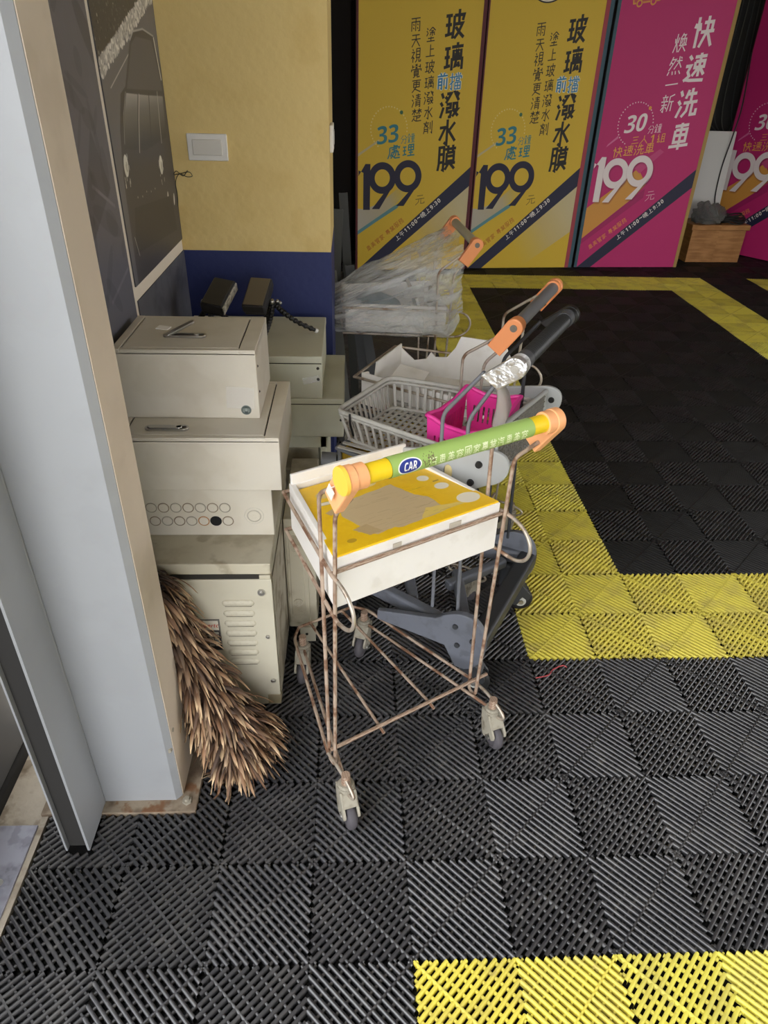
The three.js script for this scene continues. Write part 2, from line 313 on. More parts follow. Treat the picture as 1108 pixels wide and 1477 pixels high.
// z runs towards the camera; on the canvas x = (z1 - z) * scale, as one sees it facing the wall
wallPrint('car_print', 'black and white wall print of a dark sports car on a road', -0.494, 0.072, 0.964, 2.4, (g, W, H) => {
  const X = (z) => (0.077 - z) / 0.571 * W, Y = (y) => (2.4 - y) / 1.438 * H, P = (...p) => { g.beginPath(); p.forEach(([z, y], i) => (i ? g.lineTo(X(z), Y(y)) : g.moveTo(X(z), Y(y)))); };
  g.fillStyle = '#6e6c70'; g.fillRect(0, 0, W, H);
  const r = mulberry(77);
  P([0.08, 1.44], [-0.22, 1.53], [-0.5, 1.6], [-0.5, 2.4], [0.08, 2.4]); g.closePath(); g.fillStyle = '#474546'; g.fill();
  for (let i = 0; i < 2600; i++) { const z = 0.08 - r() * 0.58, lim = 1.44 + (0.08 - z) * 0.29, y = lim + 0.008 + r() * (2.4 - lim), v = 45 + r() * (r() < 0.3 ? 150 : 75); g.fillStyle = css(v, v, v * 0.97); g.fillRect(X(z), Y(y), 1 + r() * 5, 1 + r() * 4); }
  for (let i = 0; i < 900; i++) { const s = r(), z = 0.08 - s * 0.58, y = 1.42 + s * 0.175 + (r() - 0.5) * 0.035, v = 150 + r() * 90; g.fillStyle = css(v, v * 0.98, v * 0.95); g.beginPath(); g.arc(X(z), Y(y), 1 + r() * 4, 0, 7); g.fill(); }
  g.strokeStyle = '#bfbbb9'; g.lineWidth = 2; P([0.02, 1.385], [-0.2, 1.46]); g.stroke();
  // body
  P([-0.05, 1.372], [-0.1, 1.385], [-0.2, 1.478], [-0.24, 1.497], [-0.34, 1.505], [-0.45, 1.492], [-0.494, 1.41], [-0.494, 0.96], [0.05, 0.96], [0.035, 1.2], [0.0, 1.3]); g.closePath(); g.fillStyle = '#4d4b4e'; g.fill();
  P([-0.11, 1.38], [-0.21, 1.472], [-0.26, 1.487], [-0.42, 1.482], [-0.475, 1.365]); g.closePath(); g.fillStyle = '#605e62'; g.fill();
  g.strokeStyle = '#acaaaa'; g.lineWidth = 3; P([-0.2, 1.478], [-0.24, 1.497], [-0.34, 1.505], [-0.45, 1.492]); g.stroke();
  g.strokeStyle = '#e9e6dc'; g.lineWidth = 6; P([-0.448, 1.49], [-0.478, 1.39]); g.stroke();
  const hood = g.createLinearGradient(0, Y(1.372), 0, Y(1.255)); hood.addColorStop(0, 'rgb(176,173,170)'); hood.addColorStop(0.35, 'rgb(120,118,117)'); hood.addColorStop(1, 'rgb(66,65,67)');
  P([-0.1, 1.372], [-0.2, 1.366], [-0.3, 1.36], [-0.47, 1.352], [-0.45, 1.25], [-0.2, 1.24], [-0.02, 1.26], [-0.055, 1.33]); g.closePath(); g.fillStyle = hood; g.fill();
  for (const [a, b, c] of [[-0.205, -0.13, 'rgb(70,69,71)'], [-0.215, -0.14, 'rgb(190,187,184)'], [-0.315, -0.27, 'rgb(62,61,63)'], [-0.41, -0.385, 'rgb(180,178,175)']]) { g.strokeStyle = c; g.lineWidth = 4; P([a, 1.366], [(a + b) / 2, 1.31], [b, 1.24]); g.stroke(); }
  g.strokeStyle = '#a5a3a2'; g.lineWidth = 2; P([-0.095, 1.375], [-0.05, 1.33], [-0.02, 1.27]); g.stroke();
  for (const [z, y] of [[-0.004, 1.226], [-0.345, 1.19]]) {
    g.fillStyle = '#dedbd0'; g.beginPath(); g.ellipse(X(z), Y(y), W * 0.033, H * 0.017, 0.25, 0, 7); g.fill();
    g.fillStyle = '#bebbae'; g.beginPath(); g.ellipse(X(z) + 3, Y(y) + 2, W * 0.016, H * 0.008, 0, 0, 7); g.fill();
    g.fillStyle = '#e9e6dc'; for (let i = 0; i < 12; i++) g.fillRect(X(z) - W * 0.05 + r() * W * 0.1, Y(y) - H * 0.024 + r() * H * 0.05, 2, 3 + r() * 8);
  }
  g.fillStyle = '#e3e0d8'; for (const [z, y] of [[-0.377, 1.1], [-0.45, 1.085]]) { g.beginPath(); g.ellipse(X(z), Y(y), W * 0.013, H * 0.012, 0.3, 0, 7); g.fill(); }
  g.fillStyle = '#b5b2ab'; for (let i = 0; i < 5; i++) g.fillRect(X(-0.06 - i * 0.045), Y(1.142 + r() * 0.01), 4, 3);
  P([-0.02, 1.13], [-0.42, 1.1], [-0.44, 1.0], [0.03, 1.03]); g.closePath(); g.fillStyle = '#403f42'; g.fill();
  g.strokeStyle = '#c4c0bc'; g.lineWidth = 2; P([0.02, 1.07], [0.0, 1.02]); g.stroke();
});
wallPrint('dark_print', 'dark charcoal wall print with faint curved shapes beside the steel column', 0.1, 0.714, 0.1, 2.4, (g, W, H) => {
  g.fillStyle = '#686873'; g.fillRect(0, 0, W, H);
  const X = (z) => (0.714 - z) / 0.622 * W, Y = (y) => (2.4 - y) / 2.3 * H;
  g.fillStyle = '#565660'; g.beginPath(); g.moveTo(X(0.2), Y(1.32)); g.lineTo(X(0.33), Y(1.16)); g.lineTo(X(0.3), Y(1.12)); g.lineTo(X(0.13), Y(1.2)); g.fill();
  g.strokeStyle = '#7f7d88'; g.lineWidth = 4; for (const [a, b] of [[[0.25, 1.22], [0.12, 1.16]], [[0.26, 0.98], [0.1, 1.02]]]) { g.beginPath(); g.moveTo(X(a[0]), Y(a[1])); g.lineTo(X(b[0]), Y(b[1])); g.stroke(); }
  const r = mulberry(5); for (let i = 0; i < 500; i++) { g.fillStyle = `rgba(${r() < 0.5 ? '20,20,24' : '96,94,104'},0.12)`; g.beginPath(); g.ellipse(r() * W, r() * H, 6 + r() * 40, 3 + r() * 12, r() * 3, 0, 7); g.fill(); }
}, 500);
wallPrint('lower_print', 'plain dark lower wall print under the car print and behind the stacked cream boxes', -0.494, 0.072, 0.1, 0.93, (g, W, H) => {
  g.fillStyle = '#606168'; g.fillRect(0, 0, W, H);
  const r = mulberry(9); for (let i = 0; i < 300; i++) { g.fillStyle = `rgba(${r() < 0.5 ? '22,24,30' : '84,84,92'},0.1)`; g.beginPath(); g.ellipse(r() * W, r() * H, 5 + r() * 30, 3 + r() * 10, r() * 3, 0, 7); g.fill(); }
}, 500);

// ---------- switches and a scrap of wire on the pier ----------
const sw = thing('wall_switch', 'wide off-white rocker switch on the front of the yellow wall', 'switch', [-1.346, 1.225, -0.496]);
obj('frame', mv(rb(0.118, 0.072, 0.009, 0.003), 0, 0, 0.0045), M.whitePlastic, sw);
obj('rocker', mv(rb(0.086, 0.042, 0.006, 0.002).rotateX(0.05), 0, 0, 0.0105), std('#dcd9d0', 0.45), sw);
const sw2 = thing('wall_socket', 'off-white socket plate seen edge-on at the right edge of the yellow wall', 'socket', [-0.985, 1.25, -0.6]);
obj('plate', mv(rb(0.011, 0.075, 0.12, 0.003), 0.0055, 0, 0), M.whitePlastic, sw2);
obj('outlet', mv(rb(0.003, 0.04, 0.07, 0.001), 0.0115, 0, 0), std('#cfccc4', 0.5), sw2);
tag(obj('wire_scrap', [
  sweep(smooth([V(-1.457, 1.148, -0.49), V(-1.43, 1.154, -0.482), V(-1.405, 1.158, -0.48), V(-1.398, 1.148, -0.476), V(-1.412, 1.146, -0.474), V(-1.437, 1.152, -0.483), V(-1.452, 1.13, -0.488), V(-1.452, 1.09, -0.49), V(-1.456, 1.05, -0.491)], 60), 0.0012, 6),
  sweep(smooth([V(-1.457, 1.148, -0.488), V(-1.445, 1.16, -0.482), V(-1.425, 1.148, -0.476), V(-1.41, 1.163, -0.478)], 20), 0.0012, 6)], std('#4a4a3a', 0.6)), 'thin twisted dark wire sticking out of the corner of the yellow wall', 'wire');

// ---------- stacked metal enclosures on the left ----------
// local frame of every box: x from 0 to w, y from 0 to h, z from -d to 0 (front)
function latch(parent, x, y, z, open) {
  const s = new THREE.Shape(); const w = 0.036, r = 0.0115;
  s.absarc(w, 0, r, -Math.PI / 2, Math.PI / 2); s.absarc(-w, 0, r, Math.PI / 2, Math.PI * 1.5);
  const inner = new THREE.Path(); inner.absarc(w, 0, r * 0.68, -Math.PI / 2, Math.PI / 2); inner.absarc(-w, 0, r * 0.68, Math.PI / 2, Math.PI * 1.5); s.holes.push(inner);
  const plate = obj('latch', extrude(s, 0.003, 0.0008).rotateX(-Math.PI / 2).translate(x, y + 0.0008, z), M.chrome, parent, 'chrome flush latch');
  const dish = new THREE.Shape(); dish.absarc(w, 0, r * 0.66, -Math.PI / 2, Math.PI / 2); dish.absarc(-w, 0, r * 0.66, Math.PI / 2, Math.PI * 1.5);
  obj('dish', extrude(dish, 0.0006).rotateX(-Math.PI / 2).translate(x, y + 0.0003, z), std('#5d564c', 0.35, 0.8), plate);
  const lv = new THREE.Shape(); lv.absarc(0.028, 0, 0.0065, -Math.PI / 2, Math.PI / 2); lv.absarc(-0.03, 0, 0.0075, Math.PI / 2, Math.PI * 1.5);
  const g = extrude(lv, 0.003, 0.001).rotateX(-Math.PI / 2);
  if (open) g.translate(0.03, 0, 0).rotateZ(0.34).rotateY(0.5).translate(-0.036, 0, 0);
  else g.translate(-0.002, 0, 0);
  obj('lever', g.translate(x, y + 0.0025, z), M.chrome, plate);
  obj('lock_barrel', cyl(0.0055, 0.0055, 0.005, 14).translate(x + 0.026, y + 0.004, z), M.steel, plate);
}
function enclosure(name, label, [x, y, z], w, h, d, m, group, o = {}) {
  const t = thing(name, label, 'metal box', [x, y, z], o.turn ?? 0, group);
  const e = 0.0025;
  if (o.door) {           // lid flush in a frame: dark gaps left and right
    const [a, b] = o.door;
    obj('body', [box(0, w, 0, h - 0.006, -d, 0, e), box(0, a - 0.0016, h - 0.012, h, -d, 0, 0.0016), box(b + 0.0016, w, h - 0.012, h, -d, 0, 0.0016), box(a - 0.002, b + 0.002, h - 0.012, h - 0.0005, -0.014, 0, 0.0016), box(a - 0.002, b + 0.002, h - 0.012, h - 0.0005, -d, -d + 0.014, 0.0016)], m, t);
    obj('door', box(a + 0.0014, b - 0.0014, h - 0.0075, h - 0.0002, -d + 0.0155, -0.0155, 0.0016), m, t);
    obj('door_gasket', slab(a - 0.0016, a + 0.0014, h - 0.008, h - 0.004, -d + 0.012, -0.012), M.seam, t); obj('door_gasket', slab(b - 0.0014, b + 0.0016, h - 0.008, h - 0.004, -d + 0.012, -0.012), M.seam, t);
  } else if (o.lid) {     // wrapped lid: a band along the top edge with a fine joint below
    obj('body', box(0.0015, w - 0.0015, 0, h - o.lid - 0.003, -d + 0.0015, -0.0015, e), m, t);
    obj('joint', slab(0.003, w - 0.003, h - o.lid - 0.004, h - o.lid + 0.001, -d + 0.003, -0.0035), M.seam, t);
    obj('lid', box(0, w, h - o.lid, h, -d, 0, e), m, t);
  } else obj('body', box(0, w, 0, h, -d, 0, e), m, t);
  return t;
}
function bolt(parent, x, y, z, r, face = 'z', m = M.steel, name = 'screw') {
  const a = cyl(r, r * 1.1, r * 0.5, 12), b = cyl(r * 0.55, r * 0.6, r * 0.7, 6).translate(0, r * 0.3, 0);
  const g = mergeGeometries([a, b].map(plain)); if (face === 'z') g.rotateX(Math.PI / 2); else if (face === 'x') g.rotateZ(-Math.PI / 2);
  return obj(name, g.translate(x, y, z), m, parent);
}
// transformer case on feet with louvres and a name plate
M.creamFront = std('#ffffff', 0.55, 0, { map: paintTex(0xc4bfad, 0x9c927d, 0.3, 19, 1.8) });
const tr = thing('transformer_case', 'large cream louvred metal case on the floor at the bottom of the front stack', 'metal case', [-1.44, 0, 0.585]);
{
  const w = 0.337, h = 0.489, d = 0.45, m = M.creamOld;
  obj('case', [box(0.002, w - 0.002, 0.03, h - 0.036, -d, -0.004, 0.003), box(0, w, h - 0.03, h, -d, 0, 0.003)], m, tr);
  obj('front_panel', box(0, w, 0.03, h - 0.045, -0.006, 0, 0.002), M.creamFront, tr);
  obj('vent_gap', slab(0.01, w - 0.028, h - 0.0445, h - 0.031, -0.006, -0.0025), M.seam, tr);
  for (const x of [0.02, w - 0.045]) for (const z of [-0.03, -d + 0.06]) obj('foot', box(x, x + 0.034, 0, 0.031, z - 0.03, z, 0.002), M.castGrey, tr);
  const lv = plain(new THREE.CapsuleGeometry(0.0095, 0.056, 6, 14)).rotateZ(Math.PI / 2).scale(1, 1, 0.6);
  for (let i = 0; i < 7; i++) {
    const y = 0.375 - i * 0.0315;
    const l = obj('louvre', lv.clone().translate(0.255, y, -0.0005), M.creamFront, tr);
    obj('slot', slab(0.224, 0.286, y - 0.0103, y - 0.0091, -0.003, 0.0016), std('#5f5a4e', 0.8), l);
  }
  bolt(tr, 0.312, 0.408, 0.003, 0.0085); bolt(tr, 0.318, 0.268, 0.002, 0.005); bolt(tr, 0.322, 0.118, 0.002, 0.0065);
  obj('corner_bracket', box(0.305, w + 0.001, 0.034, 0.066, -0.03, 0.0018, 0.001), std('#8d8268', 0.8), tr);
  const plate = canvas(256, 384, (g, W, H) => {
    g.fillStyle = '#d9d4c6'; g.fillRect(0, 0, W, H); g.strokeStyle = '#222'; g.lineWidth = 8; g.strokeRect(6, 6, W - 12, H - 12);
    g.fillStyle = '#b33629'; g.font = 'italic bold 60px sans-serif'; g.fillText('Supertc', 20, 92);
    g.fillStyle = '#26262c'; g.fillRect(6, 128, W - 12, H - 134);
    g.fillStyle = '#b9b5ab'; for (let i = 0; i < 5; i++) for (let j = 0; j < 2; j++) g.fillRect(126 + j * 60, 150 + i * 38, 52, 30);
    g.fillStyle = '#8e8b84'; for (let i = 0; i < 5; i++) g.fillRect(22, 156 + i * 38, 86, 12);
  });
  const np = obj('name_plate', box(0.146, 0.206, 0.225, 0.325, -0.001, 0.0012, 0.0005), std('#2a2a2a', 0.5), tr);
  obj('name_print', new THREE.PlaneGeometry(0.058, 0.098).translate(0.176, 0.275, 0.0016), std('#ffffff', 0.45, 0, { map: plate }), np);
  obj('side_dirt_strip', box(w - 0.001, w + 0.0012, 0.05, h - 0.05, -d + 0.03, -0.02, 0.0005), std('#ffffff', 0.85, 0, { map: paintTex(0xaaa392, 0x6d6250, 0.95, 215, 3) }), tr);
}
// knockout box
const kb = enclosure('knockout_box', 'cream metal box with two rows of round knockouts, one punched open', [-1.44, 0.489, 0.47], 0.337, 0.137, 0.33, M.cream, undefined, {});
{
  const ringAt = (x, y, r) => [new THREE.TorusGeometry(r, 0.0011, 6, 28).translate(x, y, 0), cyl(r * 0.88, r * 0.93, 0.0016, 24).rotateX(Math.PI / 2).translate(x, y, 0.0002)];
  for (let i = 0; i < 7; i++) for (let j = 0; j < 2; j++) {
    const x = 0.056 + i * 0.0283 + (j ? 0.004 : 0), y = j ? 0.041 : 0.078;
    if (i === 5 && j) { obj('open_hole', [new THREE.TorusGeometry(0.0125, 0.0012, 6, 28).translate(x, y, 0), cyl(0.0123, 0.0123, 0.0012, 24).rotateX(Math.PI / 2).translate(x, y, 0.0003)], std('#17181a', 0.95), kb); continue; }
    const [ring, disc] = ringAt(x, y, 0.0122);
    const k = obj('knockout', disc, M.cream, kb); obj('rim', ring, std(['#a09a8c', '#8e7f6b', '#b5793f'][i === 4 && j ? 2 : (i + j) % 2], 0.7), k);  // rim tones mix rust with groove shade put into the colour
  }
  const [ring, disc] = ringAt(0.292, 0.055, 0.0155); const k = obj('knockout', disc, M.cream, kb); obj('rim', ring, std('#b7b2a5', 0.6), k);
  obj('outer_rim', new THREE.TorusGeometry(0.022, 0.0012, 6, 30).translate(0.292, 0.055, 0), std('#d9d5c9', 0.5), k);
}
// two latch boxes
const lb1 = enclosure('latch_box', 'wide cream metal box with a closed flush latch under the topmost box', [-1.442, 0.626, 0.49], 0.366, 0.133, 0.322, M.cream, undefined, { door: [0.03, 0.333] });
latch(lb1, 0.117, 0.133, -0.043, false);
const lb2 = enclosure('latch_box', 'topmost cream metal box with a lifted latch and a round sticker', [-1.436, 0.759, 0.391], 0.309, 0.161, 0.235, M.cream, undefined, { door: [0.02, 0.272] });
latch(lb2, 0.142, 0.161, -0.088, true);
{
  const sticker = canvas(128, 128, (g) => {
    g.fillStyle = '#6f7a76'; g.beginPath(); g.arc(64, 64, 62, 0, 7); g.fill(); g.fillStyle = '#3f4b49'; g.beginPath(); g.arc(64, 64, 54, 0, 7); g.fill();
    g.fillStyle = '#9ba39f'; g.beginPath(); g.ellipse(64, 60, 15, 24, 0, 0, 7); g.fill(); g.strokeStyle = '#8b9490'; g.lineWidth = 6;
    for (const s of [-1, 1]) for (let i = 0; i < 4; i++) { g.beginPath(); g.moveTo(64 + s * (20 + i * 8), 30 + i * 5); g.quadraticCurveTo(64 + s * (14 + i * 9), 70, 64 + s * (26 + i * 6), 100 - i * 5); g.stroke(); }
    g.fillStyle = '#3f4b49'; g.fillRect(56, 54, 5, 4); g.fillRect(67, 54, 5, 4);
  });
  const disc = obj('round_sticker', cyl(0.0115, 0.0115, 0.0006, 28).rotateX(Math.PI / 2).translate(0.279, 0.021, 0.0004), std('#59625f', 0.5), lb2, 'dark grey round sticker');
  obj('sticker_print', new THREE.CircleGeometry(0.0112, 28).translate(0.279, 0.021, 0.001), std('#ffffff', 0.5, 0, { map: sticker }), disc);
  obj('paper_scrap', mv(rb(0.03, 0.002, 0.02, 0.0005).rotateY(-0.3).rotateX(0.08), 0.082, 0.162, -0.142), std('#f6f4ee', 0.8), lb2);
  for (const y of [0.058, 0.118]) bolt(lb2, 0.309, y, -0.02, 0.003, 'x', M.seam, 'plug');
  // tape residue: a thin clear sheet stuck to the front
  obj('clear_tape', mv(rb(0.062, 0.052, 0.0006, 0.0003).rotateZ(-0.06), 0.268, 0.05, 0.0004), new THREE.MeshPhysicalMaterial({ color: '#ffffff', roughness: 0.25, transparent: true, opacity: 0.16 }), lb2);
}
// the stack behind
const bt = enclosure('lidded_box', 'greenish cream metal box on top of the rear stack carrying the tripod lamps', [-1.436, 0.608, -0.068], 0.433, 0.129, 0.37, M.greenCream, undefined, { lid: 0.021 });
bolt(bt, 0.42, 0.093, -0.001, 0.0042, 'z', M.seam, 'plug'); bolt(bt, 0.42, 0.06, -0.001, 0.0042, 'z', M.seam, 'plug');
obj('clear_tape', mv(rb(0.05, 0.02, 0.0006, 0.0003).rotateZ(0.2), 0.4, 0.058, -0.001), new THREE.MeshPhysicalMaterial({ color: '#ffffff', roughness: 0.2, transparent: true, opacity: 0.25 }), bt);
const bm = enclosure('lidded_box', 'greenish cream metal box jutting out right in the middle of the rear stack', [-1.436, 0.482, -0.064], 0.495, 0.126, 0.372, M.greenCream, undefined, { lid: 0.017 });
bolt(bm, 0.485, 0.057, -0.001, 0.0035, 'z', M.seam, 'plug');
const bb = thing('frame_box', 'cream metal box with a recessed grey panel at the bottom of the rear stack', 'metal box', [-1.436, 0, -0.075]);
obj('body', [box(0, 0.441, 0.02, 0.482, -0.36, -0.03, 0.003), box(0, 0.441, 0.44, 0.482, -0.04, 0, 0.003), box(0.42, 0.441, 0.02, 0.482, -0.04, 0, 0.003), box(0, 0.441, 0.02, 0.06, -0.04, 0, 0.003), box(0, 0.03, 0.02, 0.482, -0.04, 0, 0.003)], M.greenCream, bb);
obj('inner_panel', [box(0.1, 0.415, 0.1, 0.43, -0.032, -0.022, 0.003), box(0.18, 0.40, 0.12, 0.36, -0.024, -0.008, 0.006)], M.creamOld, bb);
for (const x of [0.02, 0.38]) obj('foot', box(x, x + 0.04, 0, 0.021, -0.3, -0.05, 0.002), M.castGrey, bb);
const gb = thing('switch_cabinet', 'dusty cream cabinet with two round cover plates right of the louvred case', 'metal cabinet', [-1.1, 0, 0.32]);
obj('body', box(0, 0.082, 0.055, 0.433, -0.34, -0.004, 0.003), M.creamOld, gb);
obj('front_panel', [box(0.004, 0.062, 0.075, 0.4, -0.005, 0.001, 0.003), box(0.012, 0.05, 0.11, 0.385, 0, 0.004, 0.002)], M.creamOld, gb);
for (const y of [0.345, 0.155]) obj('cover_plate', cyl(0.013, 0.0135, 0.005, 22).rotateX(Math.PI / 2).translate(0.031, y, 0.005), M.creamOld, gb);
obj('foot', box(0.03, 0.075, 0, 0.056, -0.05, 0.0, 0.002), M.creamOld, gb); obj('foot', box(0.03, 0.075, 0, 0.056, -0.33, -0.28, 0.002), M.creamOld, gb);
bolt(gb, 0.05, 0.03, 0.001, 0.004, 'z', M.seam, 'plug');

// ---------- tripod lamps on the rear stack ----------
function tripodLamp(name, label, x, z, turn, tilt, pale, legs) {
  const t = thing(name, label, 'lamp', [x, 0.737, z], 0, undefined);
  const T = new THREE.Matrix4().makeRotationFromEuler(new THREE.Euler(tilt[0], turn, tilt[1], 'YXZ')).setPosition(-0.03, 0.115, 0.0);
  const head = obj('lamp_head', [rb(0.07, 0.03, 0.12, 0.006), mv(rb(0.064, 0.012, 0.112, 0.004), 0, -0.02, 0)].map((g) => plain(g).applyMatrix4(T)), std('#27272a', 0.5), t);
  obj('top_plate', mv(rb(0.06, 0.003, 0.11, 0.001), 0, 0.016, 0).applyMatrix4(T), std(pale, 0.55), head);
  if (legs[0].side) obj('worn_edge', mv(rb(0.004, 0.026, 0.112, 0.001), 0.036, -0.002, 0).applyMatrix4(T), std('#ffffff', 0.7, 0, { map: paintTex(0xc9c3b4, 0x3a3836, 0.9, 225, 12) }), head);
  const jx = legs[0].joint;
  obj('ball_joint', [mv(plain(new THREE.SphereGeometry(0.009, 14, 10)), jx, 0.098, 0.004), mv(plain(new THREE.SphereGeometry(0.006, 12, 8)), jx + 0.016, 0.1, 0.006), mv(plain(new THREE.SphereGeometry(0.0055, 12, 8)), jx + 0.024, 0.094, 0.002)], M.chrome, t);
  for (const l of legs) {
    const pts = smooth(l.pts.map((p) => V(...p)), 22), beads = [];
    pts.forEach((p, i) => { if (i % 2 === 0 && i < 21) beads.push(plain(new THREE.IcosahedronGeometry(l.r ?? 0.0085, 1)).translate(p.x, p.y, p.z)); });
    const g = obj('tripod_leg', [sweep(pts, 0.0055, 8), ...beads], M.black, t);
    const e = pts[pts.length - 1]; obj('leg_tip', plain(new THREE.SphereGeometry(0.0075, 12, 8)).translate(e.x, e.y, e.z), std('#d5d5d0', 0.5), g);
  }
}
tripodLamp('tripod_lamp', 'black lamp with brown top on a flexible tripod, its braided leg reaching right', -1.17, -0.27, -0.18, [0.5, 0.0], '#6d6350', [
  { joint: 0.012, pts: [[0.02, 0.09, 0], [0.045, 0.072, 0.02], [0.085, 0.045, 0.025], [0.142, 0.0085, -0.002]] },
  { joint: 0.012, pts: [[0.014, 0.092, 0], [0.005, 0.05, 0.03], [-0.012, 0.0085, 0.06]] },
  { joint: 0.012, pts: [[0.01, 0.09, -0.004], [-0.01, 0.05, -0.03], [-0.02, 0.0085, -0.07]] }]);
tripodLamp('tripod_lamp', 'black lamp with a worn pale side edge on a flexible tripod behind the topmost box', -1.285, -0.26, -0.3, [0.45, -0.12], '#35332f', [
  { joint: -0.075, side: true, pts: [[-0.06, 0.09, 0], [-0.055, 0.05, 0.03], [-0.06, 0.0085, 0.06]] },
  { joint: -0.075, pts: [[-0.06, 0.09, 0], [-0.09, 0.05, -0.01], [-0.12, 0.0085, -0.02]] },
  { joint: -0.075, pts: [[-0.055, 0.09, 0], [-0.03, 0.05, -0.03], [-0.01, 0.0085, -0.07]] }]);

// ---------- shaggy duster leaning into the corner behind the column ----------
const du = thing('shaggy_duster', 'large brown shaggy duster with pale-tipped strands slumped beside the louvred case', 'duster', [-1.2, 0, 0.72]);
{
  const loc = (x, y, z) => V(x + 1.2, y, z - 0.72);
  const spine = new THREE.CatmullRomCurve3([loc(-1.375, 0.5, 0.65), loc(-1.35, 0.385, 0.652), loc(-1.283, 0.24, 0.68), loc(-1.215, 0.125, 0.715), loc(-1.165, 0.055, 0.745)]);
  const core = obj('core', sweep(spine.getPoints(24), (t) => 0.03 + 0.018 * Math.sin(Math.PI * t), 10), std('#3d2a20', 0.95), du);
  const strands = [], r = mulberry(808);
  const dark = hexc(0x2e1f16), mid = hexc(0x7d583c), tip = hexc(0xe8cba2);
  const pos = [], nor = [], col = [], idx = [];
  const lin = (c) => c.map((v) => (v <= 0.04045 ? v / 12.92 : ((v + 0.055) / 1.055) ** 2.4));
  for (let i = 0; i < 1900; i++) {
    const t = r() ** 0.8, p = spine.getPoint(t), T = spine.getTangent(t), a = r() * Math.PI * 2;
    const n = V(0, 1, 0).cross(T).normalize(), b = T.clone().cross(n);
    const out = n.clone().multiplyScalar(Math.cos(a)).addScaledVector(b, Math.sin(a));
    const L = 0.055 + 0.055 * r(), W = 0.0028 + 0.003 * r();
    const end = t > 0.93 ? T.clone().multiplyScalar(0.5) : T.clone().multiplyScalar(0.42);
    const dir = out.clone().multiplyScalar(0.75).add(end.multiplyScalar(0.6)).add(V((r() - 0.5) * 0.8, -0.15 + (r() - 0.5) * 0.5, (r() - 0.5) * 0.8)).normalize();
    let q = p.clone().addScaledVector(out, 0.026 + 0.016 * r()).addScaledVector(n, t > 0.6 ? (r() - 0.5) * 0.1 * (t - 0.6) / 0.4 : 0);
    const side = dir.clone().cross(out).normalize(); if (side.lengthSq() < 0.1) continue;
    side.applyAxisAngle(dir, (r() - 0.5) * 1.6);
    const S = 6, base = pos.length / 3, v = r(), light = r() < 0.3 ? 0.1 : 0.35 + 0.65 * r();
    const d = dir.clone();
    for (let k = 0; k <= S; k++) {
      const s = k / S, w = W * Math.min(1, 0.45 + s * 1.6) * (1 - s ** 5) + 0.0002, N = side.clone().cross(d).normalize();
      let c = mixc(dark, mid, sstep(0.05, 0.6, s) * (0.15 + 0.85 * v)); c = lin(mixc(c, tip, sstep(0.4, 0.95, s) * light));
      for (const m of [-1, 0, 1]) { const h = m === 0 ? W * 0.35 : 0; pos.push(q.x + side.x * w * m + N.x * h, Math.max(0.002, q.y + side.y * w * m + N.y * h), q.z + side.z * w * m + N.z * h); const nn = N.clone().addScaledVector(side, m * 0.6).normalize(); nor.push(nn.x, nn.y, nn.z); col.push(...c); }
      d.add(V((v - 0.5) * 0.12, -0.24, (light - 0.5) * 0.1)).normalize();
      q = q.clone().addScaledVector(d, L / S);
      const wz = q.z + 0.72, wx = q.x - 1.2; if (wx < -1.09) q.z = Math.max(q.z, 0.592 - 0.72); if (wx < -1.306) q.z = Math.min(q.z, 0.712 - 0.72); else if (wz < 0.85 && wz > 0.714) q.x = Math.max(q.x, -1.304 + 1.2);
      if (q.y < 0.004) { q.y = 0.004 + 0.006 * r(); d.y = 0.05; d.normalize(); }
    }
    for (let k = 0; k < S; k++) for (let m = 0; m < 2; m++) { const a0 = base + k * 3 + m, a1 = a0 + 3; idx.push(a0, a0 + 1, a1, a0 + 1, a1 + 1, a1); }
  }
  const g = new THREE.BufferGeometry();
  g.setAttribute('position', new THREE.Float32BufferAttribute(pos, 3)); g.setAttribute('normal', new THREE.Float32BufferAttribute(nor, 3)); g.setAttribute('color', new THREE.Float32BufferAttribute(col, 3)); g.setIndex(idx);
  const f = obj('strands', g, new THREE.MeshStandardMaterial({ color: '#ffffff', roughness: 0.6, vertexColors: true, side: THREE.DoubleSide }), du);
  f.userData.kind = 'stuff';
  obj('handle', rod(loc(-1.375, 0.5, 0.655), loc(-1.44, 0.9, 0.66), 0.012), std('#2a2a2a', 0.5), du);
}

